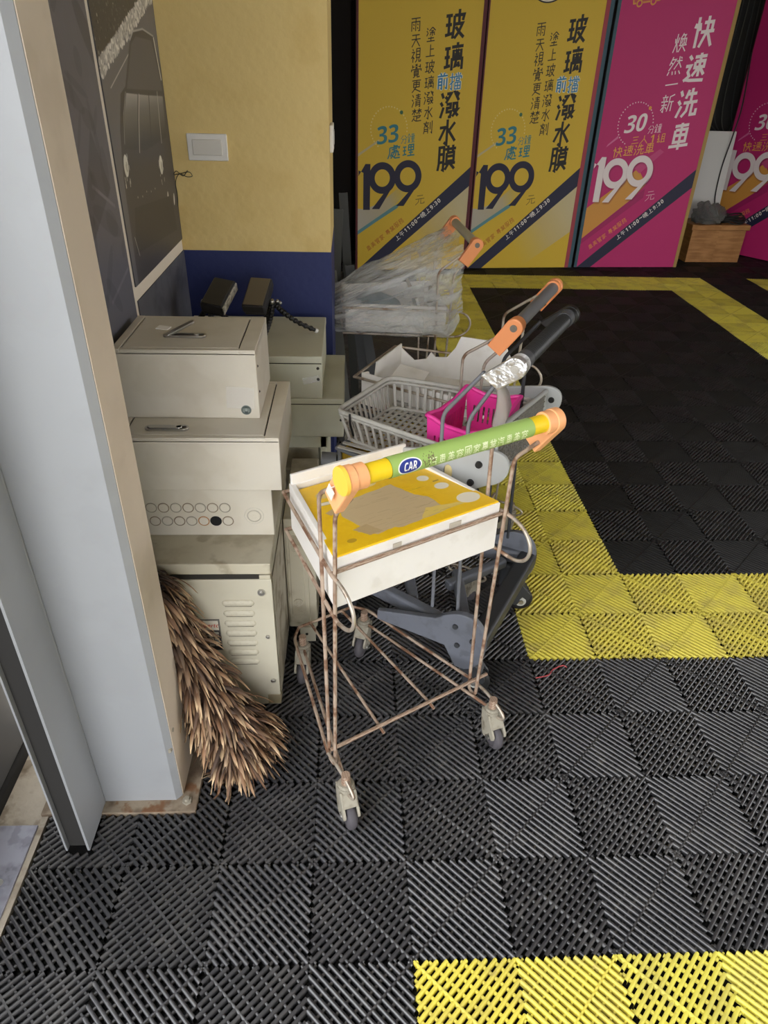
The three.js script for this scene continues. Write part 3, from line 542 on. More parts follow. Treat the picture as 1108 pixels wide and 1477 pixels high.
// ---------- Chinese characters as strokes on a 20 x 20 grid (two letters a-u = one point) ----------
const ST = {
  王: 'cdsd ckrk bstr kdks', 皮: 'ceseqi ceclau kakk dkqkkqdu fmlqtu', 离: 'kakd bdtd efekqkqf hfnj nfhj cucmsmsu kkhrnq moos',
  前: 'gaid oamd bete dudhjhjuht dljl dpjp ninq shsupt', 扌: 'afuf lalues aouk', 當: 'kake ebge qboe bibftfti ghohokgkgh dmrmrududm dqrq kmku',
  氵: 'ebmf bikl cuom', 發: 'ccicbj aedg mati rboe tcqg ckikindndqjqiufu mpmkrkrntn lpsplu mptu', 水: 'kakuhs cgigcq sdmj khts',
  月: 'bueoeasasunt egsg ensn', 莫: 'bdtd gagg oaog egqgqneneg ejqj bptp kncu kpsu', 余: 'kabi kati gioi dmrm kiku gods oors', 土: 'dhrh kaku attt',
  上: 'kbks kiri bsts', 雨: 'bctc cuchshsupu kcku fkhm fphr nkpm nppr', 天: 'cdrd bjtj kdkj kjcu kjsu', 礻: 'hakd cfqfbo jlju kmqp',
  見: 'eaqaqnenea eeqe ejqj hngrbu nnnttttq', 學: 'cbcg sbsg iamd maid iemh meih cege oese alaiuiul', 更: 'bctc efqfqmemef eiqi kckmbu fotu',
  青: 'dcrc efqf kaki biti euelqlqunu eoqo erqr', 楚: 'adjd fafk fdaj fdjh ldud papk pdkj pduh cmsmqp kmkt kpqp foau erjuuu',
  齊: 'kakd bdtd dfifdl kfkk rfmisl eleqcu qlqu enqn eqqq', 刂: 'eceo raruks', 分: 'ibbj mbtj ekqkpult jkcu',
  金: 'kaai kaui fipi dmrm kikt fohr ponr bttt', 童: 'kakc ccsc gdhf odnf agug eiqiqoeoei elql kiku drrr auuu',
  處: 'kake kcqc detesh dedmau ghpg kfkjqj hler glllfu gpmuuu nlnpls nlrlrquq', 里: 'dbrbrkdkdb dfrf kbkt eoqo atut',
  元: 'edqd bjtj ijhpbu mjmststp', 午: 'gaci fere bltl keku', 日: 'bbtbtsbsbb bktk', 免: 'iacg gcnckg dgrgrmdmdg kginbu lmmttttq',
  忄: 'kaku fech oerj', 夬: 'deqeqk akuk jajkbu kktu', 束: 'bdtd kaku dhrhrmdmdh jmbt lmtt', 辶: 'cbfe aifidmfpas brgsut',
  先: 'fbch eere kakk akuk hkgqau nkntutup', 車: 'dcrc efqfqoeoef ejqj kaku arur', 火: 'kajkbu kksu dffk reok', 奐: 'iacg gcoclf dndgrgrn iggl mgmlpl anun klbu kotu',
  然: 'fabj edkdbp dggi lfuf papgjo pgun rbtd cqau hqiu mqnu rquu', 一: 'akuk', 新: 'fafd bdkd deeh iehh aili bmkm fifudt eobs hokr ubndnllu njuj rjru',
  三: 'cdsd ekqk asus', 人: 'kakiau kiuu', 糸: 'iadfkhdmpl kmku fpdt ppst', 且: 'ebqbqt ebet ehqh emqm atut',
  專: 'ccsc eeqeqjejee egqg kakl clsl aouo oloult fqis', 業: 'hahf nanf dbee rbqe afuf fggi pgoi cjsj emqm apup kjku jpbu lptu',
  美: 'gaid oamd cdsd ehqh bktk kdkn aouo kmjpbu kotu', 管: 'dabe dcjc gche nale ncuc qcre bjbgtgtj kekg fjfu fjpjpnfn fpqpqufu',
  家: 'kakc bgbdtdtg dgrg kgcm ijlokuht jmbr kpcu rimm llts', 卩: 'cucbrbrgng ejrjeu gltu', 務: 'bbjbff cegh aikiil fifudt flar oale ndud sdll nful lotosupt plku',
  國: 'batatububa efof fijijmfmfi eqkp mcnmrr qilq pcre', 气: 'gabh fdtd ehrh clplqsuuuq', 容: 'kakc bgbdtdtg hfdj nfrj khbo khto fopopufufo',
};
const MIX = {
  玻: ['王', 0, 1, 8, 19, '皮', 8, 0, 20, 20], 璃: ['王', 0, 1, 7, 19, '离', 7, 0, 20, 20], 擋: ['扌', 0, 0, 7, 20, '當', 7, 0, 20, 20], 潑: ['氵', 0, 0, 5, 20, '發', 5, 0, 20, 20],
  膜: ['月', 0, 1, 7, 20, '莫', 7, 0, 20, 20], 塗: ['氵', 1, 0, 6, 12, '余', 6, 0, 20, 12.5, '土', 2, 13, 19, 20], 視: ['礻', 0, 0, 8, 20, '見', 8, 0, 20, 20],
  覺: ['學', 0, 0, 20, 20, '見', 3, 10, 17, 20], 清: ['氵', 0, 0, 6, 20, '青', 6, 0, 20, 20], 劑: ['齊', 0, 0, 13, 20, '刂', 14, 0, 20, 20], 鐘: ['金', 0, 0, 8, 20, '童', 9, 0, 20, 20],
  理: ['王', 0, 2, 7, 18, '里', 8, 1, 20, 19], 晚: ['日', 0, 2, 6, 17, '免', 7, 0, 20, 20], 快: ['忄', 0, 0, 7, 20, '夬', 7, 0, 20, 20], 速: ['辶', 0, 0, 20, 20, '束', 7, 0, 20, 16],
  洗: ['氵', 0, 0, 6, 20, '先', 6, 0, 20, 20], 煥: ['火', 0, 0, 8, 20, '奐', 8, 0, 20, 20], 組: ['糸', 0, 0, 8, 20, '且', 9, 0, 20, 20], 服: ['月', 0, 0, 8, 20, '卩', 9, 0, 20, 20], 汽: ['氵', 0, 0, 5, 20, '气', 5, 0, 20, 20],
};
function glyph(g, ch, x, y, w, h, weight, colour, outline) {   // x, y = top left; weight = stroke width as a share of h
  const m = MIX[ch] ?? [ch, 0, 0, 20, 20];
  g.save(); g.lineJoin = 'miter'; g.lineCap = 'butt'; g.beginPath();
  for (let i = 0; i < m.length; i += 5) for (const s of (ST[m[i]] ?? '').split(' ')) for (let k = 0; k + 1 < s.length; k += 2) {
    const a = (s.charCodeAt(k) - 97) / 20, b = (s.charCodeAt(k + 1) - 97) / 20;
    const px = x + (m[i + 1] + a * (m[i + 3] - m[i + 1])) / 20 * w, py = y + (m[i + 2] + b * (m[i + 4] - m[i + 2])) / 20 * h;
    k ? g.lineTo(px, py) : g.moveTo(px, py);
  }
  if (outline) { g.strokeStyle = outline; g.lineWidth = h * weight * 2.1; g.lineJoin = 'round'; g.stroke(); g.lineJoin = 'miter'; }
  g.strokeStyle = colour; g.lineWidth = h * weight; g.stroke(); g.restore();
}

// ---------- basket trolleys ----------
function caster(parent, x, y, z, turn, m, tyre, scale = 1) {   // stem top at y; fork and wheel trail to one side
  const fork = new THREE.Shape(); fork.moveTo(-0.014, 0.0); fork.lineTo(0.013, 0.0); fork.quadraticCurveTo(0.02, -0.012, 0.04, -0.034); fork.quadraticCurveTo(0.044, -0.046, 0.034, -0.05); fork.lineTo(0.022, -0.04); fork.lineTo(0.016, -0.048); fork.lineTo(0.012, -0.062); fork.quadraticCurveTo(0.004, -0.068, -0.002, -0.06); fork.quadraticCurveTo(-0.012, -0.03, -0.014, 0);
  const a = extrude(fork, 0.003, 0.001), b = a.clone(); a.translate(0, 0, 0.0125); b.translate(0, 0, -0.0155);
  const top = cyl(0.017, 0.0165, 0.012, 18).translate(0, 0.0, 0), collar = cyl(0.0135, 0.0135, 0.006, 18).translate(0, 0.009, 0);
  const hood = plain(new THREE.SphereGeometry(0.0165, 16, 8, 0, Math.PI * 2, 0, Math.PI / 2)).scale(1, 0.5, 1).translate(0, 0.003, 0);
  const shell = mv(rb(0.004, 0.05, 0.03, 0.0015).rotateZ(0.16), -0.009, -0.026, 0), shell2 = mv(rb(0.03, 0.004, 0.03, 0.0015).rotateZ(-0.75), 0.022, -0.013, 0);
  const c = obj('caster', [a, b, top, collar, hood, shell, shell2], m, parent);
  c.position.set(x, y, z); c.rotation.y = turn; c.scale.setScalar(scale);
  const pts = []; for (let i = 0; i <= 10; i++) { const t = (i / 10 - 0.5) * 2; pts.push(new THREE.Vector2(0.031 - 0.008 * t ** 4 - 0.002 * t * t, t * 0.0112)); }
  const w = obj('wheel', [plain(new THREE.LatheGeometry(pts, 28)).rotateX(Math.PI / 2), cyl(0.024, 0.024, 0.02, 24).rotateX(Math.PI / 2)].map((g) => g.translate(0.02, -0.0565, 0)), tyre, c);
  obj('axle', cyl(0.006, 0.006, 0.036, 12).rotateX(Math.PI / 2).translate(0.02, -0.0565, 0), M.steel, c);
  return c;
}
function bracketShape(parent, x, side, m, boltM, ends, name = 'handle_bracket', capLen = 0.02) {   // ends: [handle centre (y, z), rod ends (y, z) a and b]
  const [h, p, q] = ends.map(([y, z]) => new THREE.Vector2(z, y));
  const s = new THREE.Shape(), r = 0.02, d = new THREE.Vector2((p.x + q.x) / 2 - h.x, (p.y + q.y) / 2 - h.y), an = Math.atan2(d.y, d.x);
  const a0 = new THREE.Vector2(h.x + r * Math.cos(an + Math.PI / 2), h.y + r * Math.sin(an + Math.PI / 2));
  s.moveTo(a0.x, a0.y); s.absarc(h.x, h.y, r, an + Math.PI / 2, an + Math.PI * 1.5, false);
  const near = (v, k) => new THREE.Vector2(v.x + Math.cos(an) * 0.004 + Math.cos(an + Math.PI / 2) * k, v.y + Math.sin(an) * 0.004 + Math.sin(an + Math.PI / 2) * k);
  const cross = Math.cos(an) * (p.y - h.y) - Math.sin(an) * (p.x - h.x), [u, v] = cross > 0 ? [q, p] : [p, q];
  const U = near(u, -0.005), W = near(v, 0.005); s.lineTo(U.x, U.y); s.lineTo(W.x, W.y); s.closePath();
  const g = extrude(s, 0.014, 0.003).translate(0, 0, -0.007).rotateY(-Math.PI / 2).scale(1, 1, 1);     // shape x -> +z
  const t = obj(name, [g.translate(x, 0, 0), cyl(0.0215, 0.0215, capLen, 24).rotateZ(Math.PI / 2).translate(x - side * (capLen / 2 + 0.008), h.y, h.x)], m, parent);
  obj('bolt', [cyl(0.009, 0.009, 0.003, 20), cyl(0.0045, 0.0055, 0.005, 6)].map((k) => k.rotateZ(Math.PI / 2).translate(x + side * 0.0105, h.y, h.x)), boltM, t);
  return t;
}
// trolley frame: user end at z = 0, narrow nesting end at z = -0.42
function wireTrolley(root, mR, mB, o = {}) {
  const HY = o.hy ?? 0.905, HZ = 0.06, X = 0.203, r = 0.0042, NZ = o.nz ?? -0.42, NX = o.nx ?? 0.15;
  for (const s of [-1, 1]) {
    const dz = s > 0 ? -0.008 : 0;
    obj('side_post', wire([V(s * X, 0.874, 0.022 + dz), V(s * X, 0.805, -0.072 + dz), V(s * X, 0.1, -0.056), V(s * X, 0.1, -0.03), V(s * X, 0.795, -0.012), V(s * X, 0.856, 0.044)], r, 0.02), mR, root);
    const side = (yu, yl, zu) => { const p = [V(s * NX, yu, NZ), V(s * (X + 0.006), yu, -0.016)]; for (let i = 0; i <= 8; i++) { const a = Math.PI / 2 - i / 8 * Math.PI; p.push(V(s * (X + 0.006), (yu + yl) / 2 + Math.sin(a) * (yu - yl) / 2, zu + Math.cos(a) * 0.06)); } p.push(V(s * (X + 0.004), yl, -0.02), V(s * NX, yl, NZ)); return p; };
    const up = side(0.66, 0.562, 0.006);
    obj('rim_side', wire([up[0], up[1], up[2]], r, 0.02), mR, root);
    obj('bumper_loop', wire(up.slice(2, 11), r, 0.02), mB, root);
    obj('lower_rim_side', wire(up.slice(10), r, 0.02), mR, root);
    // bottom rack
    const lo = [V(s * 0.085, 0.137, -0.45), V(s * 0.115, 0.135, -0.42), V(s * 0.212, 0.132, -0.045)];
    obj('rack_side', wire(lo, r, 0.03), mR, root);
    const lp = []; for (let i = 0; i <= 8; i++) { const a = Math.PI / 2 - i / 8 * Math.PI; lp.push(V(s * 0.212, 0.116 + Math.sin(a) * 0.018 - 0.0016 * i, 0.0 + Math.cos(a) * 0.066 + i * 0.001)); }
    obj('bumper_loop', wire([V(s * 0.212, 0.132, -0.045), ...lp, V(s * 0.208, 0.1, 0.03)], r, 0.012), mB, root);
    obj('caster_rail', wire([V(s * 0.097, 0.108, -0.405), V(s * 0.208, 0.106, 0.03)], r, 0.02), mR, root);
    obj('rack_wire', wire([V(s * 0.05, 0.137, -0.45), V(s * 0.072, 0.132, -0.05), V(s * 0.072, 0.128, -0.03)], r * 0.95, 0.02), mR, root);
    const spin = o.spin ?? [2.2, 1.2, -1.6, -1.9];
    for (const [k, x, y, z] of [[s < 0 ? 0 : 1, 0.209, 0.086, 0.03], [s < 0 ? 2 : 3, 0.097, 0.09, -0.405]]) {
      const c = caster(root, s * x, y + 0.0145, z, spin[k], o.forkM ?? M.castGrey, M.tyre, 1.16);
      obj('stem', cyl(0.0085, 0.0095, 0.03, 14).translate(0, 0.02, 0), mR, c);
    }
  }
  obj('rim_bar', rod(V(-0.21, 0.66, -0.022), V(0.216, 0.66, -0.022), r), mR, root);
  obj('rim_bar', rod(V(-NX - 0.002, 0.66, NZ), V(NX + 0.002, 0.66, NZ), r), mR, root);
  obj('lower_rim_bar', rod(V(-NX - 0.002, 0.562, NZ), V(NX + 0.002, 0.562, NZ), r), mR, root);
  obj('rack_bar', rod(V(-0.204, 0.1375, -0.047), V(0.25, 0.1375, -0.047), r * 1.1), mR, root);
  obj('rack_bar', wire([V(-0.085, 0.137, -0.45), V(0.085, 0.137, -0.45)], r), mR, root);
  for (const s of [-1, 1]) bracketShape(root, s * 0.218, s, o.bracketM ?? M.orange, o.boltM ?? M.boltGrey, [[HY, HZ], [0.853, 0.008 + (s > 0 ? -0.004 : 0)], [0.838, 0.03]]);
  return { HY, HZ };
}
// cart 1: rusty, green handle sleeve
const c1 = thing('basket_trolley', 'rusty wire basket trolley in front with green and yellow handle sleeve', 'trolley', [-0.765, 0, 0.756], 0.522);
{
  const { HY, HZ } = wireTrolley(c1, M.rust, M.bareWire, { spin: [-1.79, -1.75, -2.17, -2.44], bracketM: M.orangePale, nz: -0.326, nx: 0.16 });
  const sleeve = canvas(1024, 256, (g, W, H) => {       // around: v, along: u
    g.fillStyle = '#9cba66'; g.fillRect(0, 0, W, H);
    g.fillStyle = '#abc67a'; g.fillRect(0, 30, W, 24);
    const text = '汽車美容國家專業汽車美容'; const n = text.length;
    [...text].forEach((ch, i) => glyph(g, ch, 245 + i * 61, 110, 50, 42, 0.1, '#e4ecc4'));
    g.fillStyle = '#f3f2ee'; g.beginPath(); g.ellipse(112, 122, 78, 34, 0, 0, 7); g.fill();
    g.fillStyle = '#2a3a8c'; g.beginPath(); g.ellipse(112, 122, 70, 29, 0, 0, 7); g.fill();
    g.fillStyle = '#f3f2ee'; g.font = 'italic bold 46px sans-serif'; g.textAlign = 'center'; g.fillText('CAR', 112, 138);
    const r = mulberry(3); g.fillStyle = '#6f6a4a'; for (let i = 0; i < 60; i++) g.fillRect(195 + r() * 80, 84 + r() * 60, 2 + r() * 8, 2 + r() * 5);
  });
  const tubeX = (x0, x1, rad, m, name, tex) => {
    const g = new THREE.CylinderGeometry(rad, rad, x1 - x0, 32, 1, true); g.rotateZ(-Math.PI / 2);     // u runs around, v along
    if (tex) { const u = g.attributes.uv; for (let i = 0; i < u.count; i++) { const a = u.getX(i), b = u.getY(i); u.setXY(i, b, 0.5 - a); } }
    return obj(name, g.translate((x0 + x1) / 2, HY, HZ), m, c1);
  };
  sleeve.wrapS = sleeve.wrapT = THREE.RepeatWrapping; 
  const gm = std('#ffffff', 0.38, 0, { map: sleeve });
  
  tubeX(-0.146, 0.156, 0.0178, gm, 'handle_sleeve', true);
  tubeX(-0.202, -0.146, 0.0168, M.capYellow, 'yellow_sleeve'); tubeX(0.156, 0.202, 0.0168, M.capYellow, 'yellow_sleeve');
  obj('cap_face', [cyl(0.024, 0.025, 0.006, 28).rotateZ(Math.PI / 2).translate(-0.229, HY, HZ)], std('#f6c24a', 0.35), c1);
  obj('torn_tape', [mv(rb(0.026, 0.0015, 0.03, 0.0006).rotateX(-0.8).rotateZ(0.25), -0.222, 0.878, 0.03), mv(rb(0.0016, 0.022, 0.02, 0.0006).rotateX(0.5), -0.2345, 0.872, 0.032)], new THREE.MeshPhysicalMaterial({ color: '#efe9e2', roughness: 0.3, transparent: true, opacity: 0.75 }), c1);
}
// white tray with the yellow board
function trapezoid(xu, zu, xf, zf, ox = 0) { return [[-xf + ox, zf], [xf + ox, zf], [xu, zu], [-xu, zu]]; }
function trayGeo(corners, y0, y1, t) {       // open-topped tray from four corners (x, z), far left, far right, near right, near left
  const wall = [], cx = corners.reduce((s, c) => s + c[0], 0) / 4, cz = corners.reduce((s, c) => s + c[1], 0) / 4;
  const inn = corners.map(([x, z]) => [x + Math.sign(cx - x) * t, z + Math.sign(cz - z) * t]);
  const s = poly(corners.map(([x, z]) => [x, -z])); s.holes.push(holePoly([...inn].reverse().map(([x, z]) => [x, -z])));
  wall.push(extrude(s, y1 - y0 - 0.003, 0.0015).rotateX(-Math.PI / 2).translate(0, y0 + 0.0015, 0));
  wall.push(extrude(poly(corners.map(([x, z]) => [x * 0.99, -z])), 0.006).rotateX(-Math.PI / 2).translate(0, y0 + 0.001, 0));
  return wall.map(boxUV);
}
const tray1 = thing('white_tray', 'white foam tray hung in the rim of the front rusty trolley', 'tray', [-0.765, 0, 0.756], 0.522);
obj('shell', trayGeo(trapezoid(0.196, -0.03, 0.148, -0.316), 0.567, 0.684, 0.008), M.foam, tray1);
obj('back_wall', box(-0.147, 0.147, 0.66, 0.708, -0.317, -0.309, 0.002), M.foam, tray1);
obj('tape_scrap', [mv(rb(0.02, 0.015, 0.001, 0.0004), -0.06, 0.667, -0.0265), mv(rb(0.03, 0.016, 0.001, 0.0004), 0.08, 0.668, -0.0265)], std('#b9b1a4', 0.5), tray1);
const board1 = thing('yellow_board', 'bright yellow board with a torn beige patch and white discs lying in the white tray', 'board', [-0.765, 0, 0.756], 0.522);
{
  const x0 = -0.19, x1 = 0.19, z0 = -0.325, z1 = -0.038;
  const tex = canvas(760, 574, (g, W, H) => {
    const X = (x) => (x - x0) / (x1 - x0) * W, Z = (z) => (z - z0) / (z1 - z0) * H, r = mulberry(21);
    g.fillStyle = '#f4c518'; g.fillRect(0, 0, W, H);
    for (let i = 0; i < 240; i++) { g.fillStyle = `rgba(${r() < 0.5 ? '225,170,15' : '255,222,80'},0.12)`; g.beginPath(); g.ellipse(r() * W, r() * H, 5 + r() * 40, 4 + r() * 14, r() * 3, 0, 7); g.fill(); }
    const torn = (pts, c) => { g.fillStyle = c; g.beginPath(); pts.forEach(([x, z], i) => { const [a, b] = pts[(i + 1) % pts.length]; for (let k = 0; k < 6; k++) { const s = k / 6, j = k ? 5 : 0; const px = X(x + (a - x) * s) + (r() - 0.5) * j, pz = Z(z + (b - z) * s) + (r() - 0.5) * j; i || k ? g.lineTo(px, pz) : g.moveTo(px, pz); } }); g.closePath(); g.fill(); };
    torn([[-0.1, -0.185], [-0.05, -0.205], [0.045, -0.215], [0.055, -0.175], [0.062, -0.15], [0.082, -0.125], [0.085, -0.075], [0.08, -0.06], [-0.03, -0.052], [-0.045, -0.06], [-0.085, -0.055], [-0.115, -0.082], [-0.1, -0.1], [-0.112, -0.15]], '#cbb48c');
    torn([[-0.135, -0.18], [-0.1, -0.195], [-0.1, -0.165], [-0.13, -0.165]], '#c6a878'); torn([[-0.12, -0.095], [-0.085, -0.1], [-0.07, -0.06], [-0.1, -0.06]], '#bfa57a'); torn([[0.05, -0.09], [0.13, -0.07], [0.13, -0.062], [0.02, -0.058]], '#e4c86a');
    for (let i = 0; i < 60; i++) { g.strokeStyle = `rgba(120,98,66,${0.1 + r() * 0.25})`; g.lineWidth = 1 + r() * 2; const x = X(-0.1 + r() * 0.17), z = Z(-0.2 + r() * 0.14); g.beginPath(); g.moveTo(x, z); g.lineTo(x + 20 + r() * 60, z - 3 + r() * 8); g.stroke(); }
    const disc = (x, z, a, b, c = '#efe7d2') => { g.fillStyle = c; g.beginPath(); g.ellipse(X(x), Z(z), a / 0.38 * W, b / 0.287 * H, 0, 0, 7); g.fill(); };
    disc(0.152, -0.078, 0.027, 0.021); disc(0.135, -0.15, 0.017, 0.014); disc(0.12, -0.2, 0.014, 0.013); disc(0.005, -0.25, 0.022, 0.02, '#e8cf8f'); disc(0.1, -0.253, 0.012, 0.012, '#ead9a5'); disc(-0.1, -0.25, 0.02, 0.015, '#dfc178'); disc(-0.14, -0.062, 0.01, 0.007, '#c39b2a');
    g.save(); g.translate(X(-0.097), Z(-0.213)); g.rotate(0.12); g.fillStyle = '#e6ddcb'; g.fillRect(-70, -12, 140, 24); g.strokeStyle = '#9c927e'; g.strokeRect(-70, -12, 140, 24); g.restore();
    g.fillStyle = '#a8842b'; g.fillRect(X(0.13), Z(-0.178), 30, 9);
  });
  const c = trapezoid(0.194, -0.032, 0.148, -0.3);
  const g = extrude(poly(c.map(([x, z]) => [x, -z])), 0.012, 0.0015).rotateX(-Math.PI / 2);
  const p = g.attributes.position, uv = g.attributes.uv; for (let i = 0; i < p.count; i++) uv.setXY(i, (p.getX(i) - x0) / (x1 - x0), 1 - (p.getZ(i) - z0) / (z1 - z0));
  g.translate(0, 0, 0.039).rotateX(-0.055).translate(0, 0.6735, -0.039);
  obj('board', g, std('#ffffff', 0.42, 0, { map: tex }), board1);
  obj('packing', mv(rb(0.22, 0.07, 0.18, 0.004), 0, 0.609, -0.15), M.foam, board1);
}

// cart 2: plastic trolley, local frame: user end z = 0
const P2 = [-0.477, 0, 0.355], A2 = 1.05;
const c2 = thing('plastic_trolley', 'grey plastic trolley with black ribbed handle and taped silver bracket', 'trolley', P2, A2);
{
  const m = M.darkPlastic, X = 0.2;
  // lower deck: beams and diagonal bars
  obj('deck_beam', mv(rb(0.44, 0.05, 0.05, 0.01), 0, 0.195, -0.01), M.darkPlastic2, c2);
  obj('deck_beam', mv(rb(0.24, 0.04, 0.04, 0.01), 0, 0.19, -0.46), m, c2);
  for (const s of [-1, 1]) {
    obj('deck_side', mv(rb(0.035, 0.045, 0.47, 0.01).rotateY(s * 0.19), s * 0.165, 0.195, -0.235), m, c2);
    for (const [x, z, L, a] of [[0.06, -0.12, 0.22, 0.5], [0.06, -0.28, 0.2, 0.55], [0.03, -0.4, 0.14, 0.5]]) obj('deck_bar', mv(rb(0.03, 0.03, L, 0.008).rotateY(s * (Math.PI / 2 - a)), s * x, 0.193, z), m, c2);
    // side plate at the bottom with the caster arm
    const sh = new THREE.Shape(); sh.moveTo(-0.2, 0.19); sh.lineTo(-0.03, 0.235); sh.quadraticCurveTo(0.02, 0.285, 0.065, 0.275); sh.quadraticCurveTo(0.115, 0.25, 0.105, 0.17); sh.quadraticCurveTo(0.1, 0.12, 0.06, s < 0 ? 0.1 : 0.14); sh.lineTo(0.035, s < 0 ? 0.1 : 0.14); sh.lineTo(0.0, 0.16); sh.lineTo(-0.2, 0.165); sh.closePath();
    const pl = obj('lower_plate', extrude(sh, 0.012, 0.003).rotateY(-Math.PI / 2).translate(s * 0.213, 0, -0.095), m, c2);
    for (const [z, y] of [[-0.07, 0.235], [-0.02, 0.205], [-0.06, 0.175]]) obj('bolt', cyl(0.007, 0.008, 0.006, 12).rotateZ(Math.PI / 2).translate(s * 0.213 + (s > 0 ? 0.004 : -0.017), y, z), M.darkPlastic2, pl);
    // upright rods
    for (const [k, z] of [[0, -0.161], [1, -0.1]]) {
      const top = V(s * X, 0.915 - k * 0.014, -0.075 + k * 0.03);
      obj('upright_rod', wire([V(s * X, 0.25, z + 0.012 + (k ? 0.01 : 0)), V(s * X, 0.8, z), top], 0.0048, 0.02), s < 0 ? M.greyRod : M.darkPlastic2, c2);
    }
    // upper side plate with slot and bolts
    const up = new THREE.Shape(); up.moveTo(-0.25, 0.628); up.lineTo(-0.25, 0.697); up.lineTo(-0.04, 0.745); up.quadraticCurveTo(0.006, 0.752, 0.006, 0.712); up.quadraticCurveTo(0.004, 0.675, -0.04, 0.66); up.lineTo(-0.1, 0.622); up.closePath();
    const slot = new THREE.Path(); slot.absellipse(-0.132, 0.668, 0.011, 0.02, 0, Math.PI * 2, true); up.holes.push(slot);
    const u = obj('upper_plate', extrude(up, 0.006, 0.002).rotateY(-Math.PI / 2).translate(s * 0.208 + (s > 0 ? 0.003 : -0.0), 0, 0), M.greyPlate, c2);
    obj('slot_plug', mv(rb(0.006, 0.036, 0.02, 0.003), s * 0.208 - 0.003, 0.668, -0.132), std('#dcc98f', 0.5), u);
    for (const [z, y] of [[-0.06, 0.708], [-0.075, 0.658], [-0.1, 0.706], [-0.018, 0.713]].slice(s < 0 ? 0 : 2, s < 0 ? 2 : 4)) obj('bolt', [cyl(0.0075, 0.0085, 0.006, 14).rotateZ(Math.PI / 2).translate(s * 0.208 + (s > 0 ? -0.006 : -0.011), y, z)], M.black, u);
    // casters
    const arm = obj('caster_arm', [mv(rb(0.045, 0.09, 0.06, 0.012), s * 0.19, 0.13, -0.055), mv(rb(0.036, 0.03, 0.05, 0.01), s * 0.19, 0.112, -0.035)], M.darkPlastic2, c2);
    const c = caster(c2, s * 0.19, 0.112, -0.035, s < 0 ? -1.5 : -1.1, M.darkPlastic2, M.tyreBlack); c.scale.setScalar(1.28);
    obj('hub', cyl(0.013, 0.013, 0.03, 18).rotateX(Math.PI / 2).translate(0.02, -0.0565, 0), std('#b9b9b4', 0.5), c);
    const n = caster(c2, s * 0.1, 0.112, -0.45, 2.0, M.darkPlastic2, M.tyreBlack); n.scale.setScalar(1.28);
    obj('stem', cyl(0.012, 0.012, 0.06, 14).translate(0, 0.032, 0), M.darkPlastic2, n);
  }
  // upper carrier: two side rails and cross bars that hold the baskets
  for (const s of [-1, 1]) obj('carrier_rail', rod(V(s * 0.2, 0.6, -0.12), V(s * 0.13, 0.6, -0.48), 0.006), M.greyRod, c2);
  obj('carrier_bar', rod(V(-0.2, 0.6, -0.13), V(0.2, 0.6, -0.13), 0.006), M.greyRod, c2);
  obj('carrier_bar', rod(V(-0.13, 0.6, -0.475), V(0.13, 0.6, -0.475), 0.006), M.greyRod, c2);
  for (const s of [-1, 1]) obj('front_rod', rod(V(s * 0.128, 0.2, -0.45), V(s * 0.132, 0.6, -0.47), 0.006), M.greyRod, c2);
  // handle: ribbed grip between two wrapped brackets
  const HY = 0.94, HZ = -0.008;
  for (const s of [-1, 1]) bracketShape(c2, s * 0.206, s, s < 0 ? std('#d9d9d9', 0.3, 0.75, { bumpMap: bumpTex, bumpScale: 0.006 }) : M.black, s < 0 ? M.steel : M.black, [[HY, HZ], [0.91, -0.068], [0.898, -0.04]], 'handle_bracket', 0.02).userData.label = s < 0 ? 'bracket wrapped in silver tape' : 'black bracket';
  const L = 0.37, pts = []; for (let i = 0; i <= 300; i++) pts.push(V(-L / 2 + L * i / 300, HY, HZ));
  obj('ribbed_grip', sweep(pts, (t, len) => 0.0165 + 0.002 * Math.sin(len / 0.0092 * Math.PI * 2), 20), std('#3a3b3d', 0.42), c2);
  for (const x of [-0.168, 0.17]) obj('end_sleeve', cyl(0.0195, 0.0195, 0.045, 24).rotateZ(Math.PI / 2).translate(x, HY, HZ), std('#505156', 0.4), c2);
  const film = []; for (let i = 0; i < 5; i++) film.push(V(-0.19 + i * 0.012, 0.895 - i * 0.035, -0.045 + Math.sin(i) * 0.01));
  obj('hanging_tape', sweep(film, (t) => 0.009 + 0.015 * Math.sin(t * 2.6), 10, false, (a) => 0.45 + 0.55 * Math.abs(Math.cos(a)) + 0.12 * Math.sin(3 * a)), new THREE.MeshPhysicalMaterial({ color: '#b5b0ac', roughness: 0.3, transparent: true, opacity: 0.75 }), c2);
}
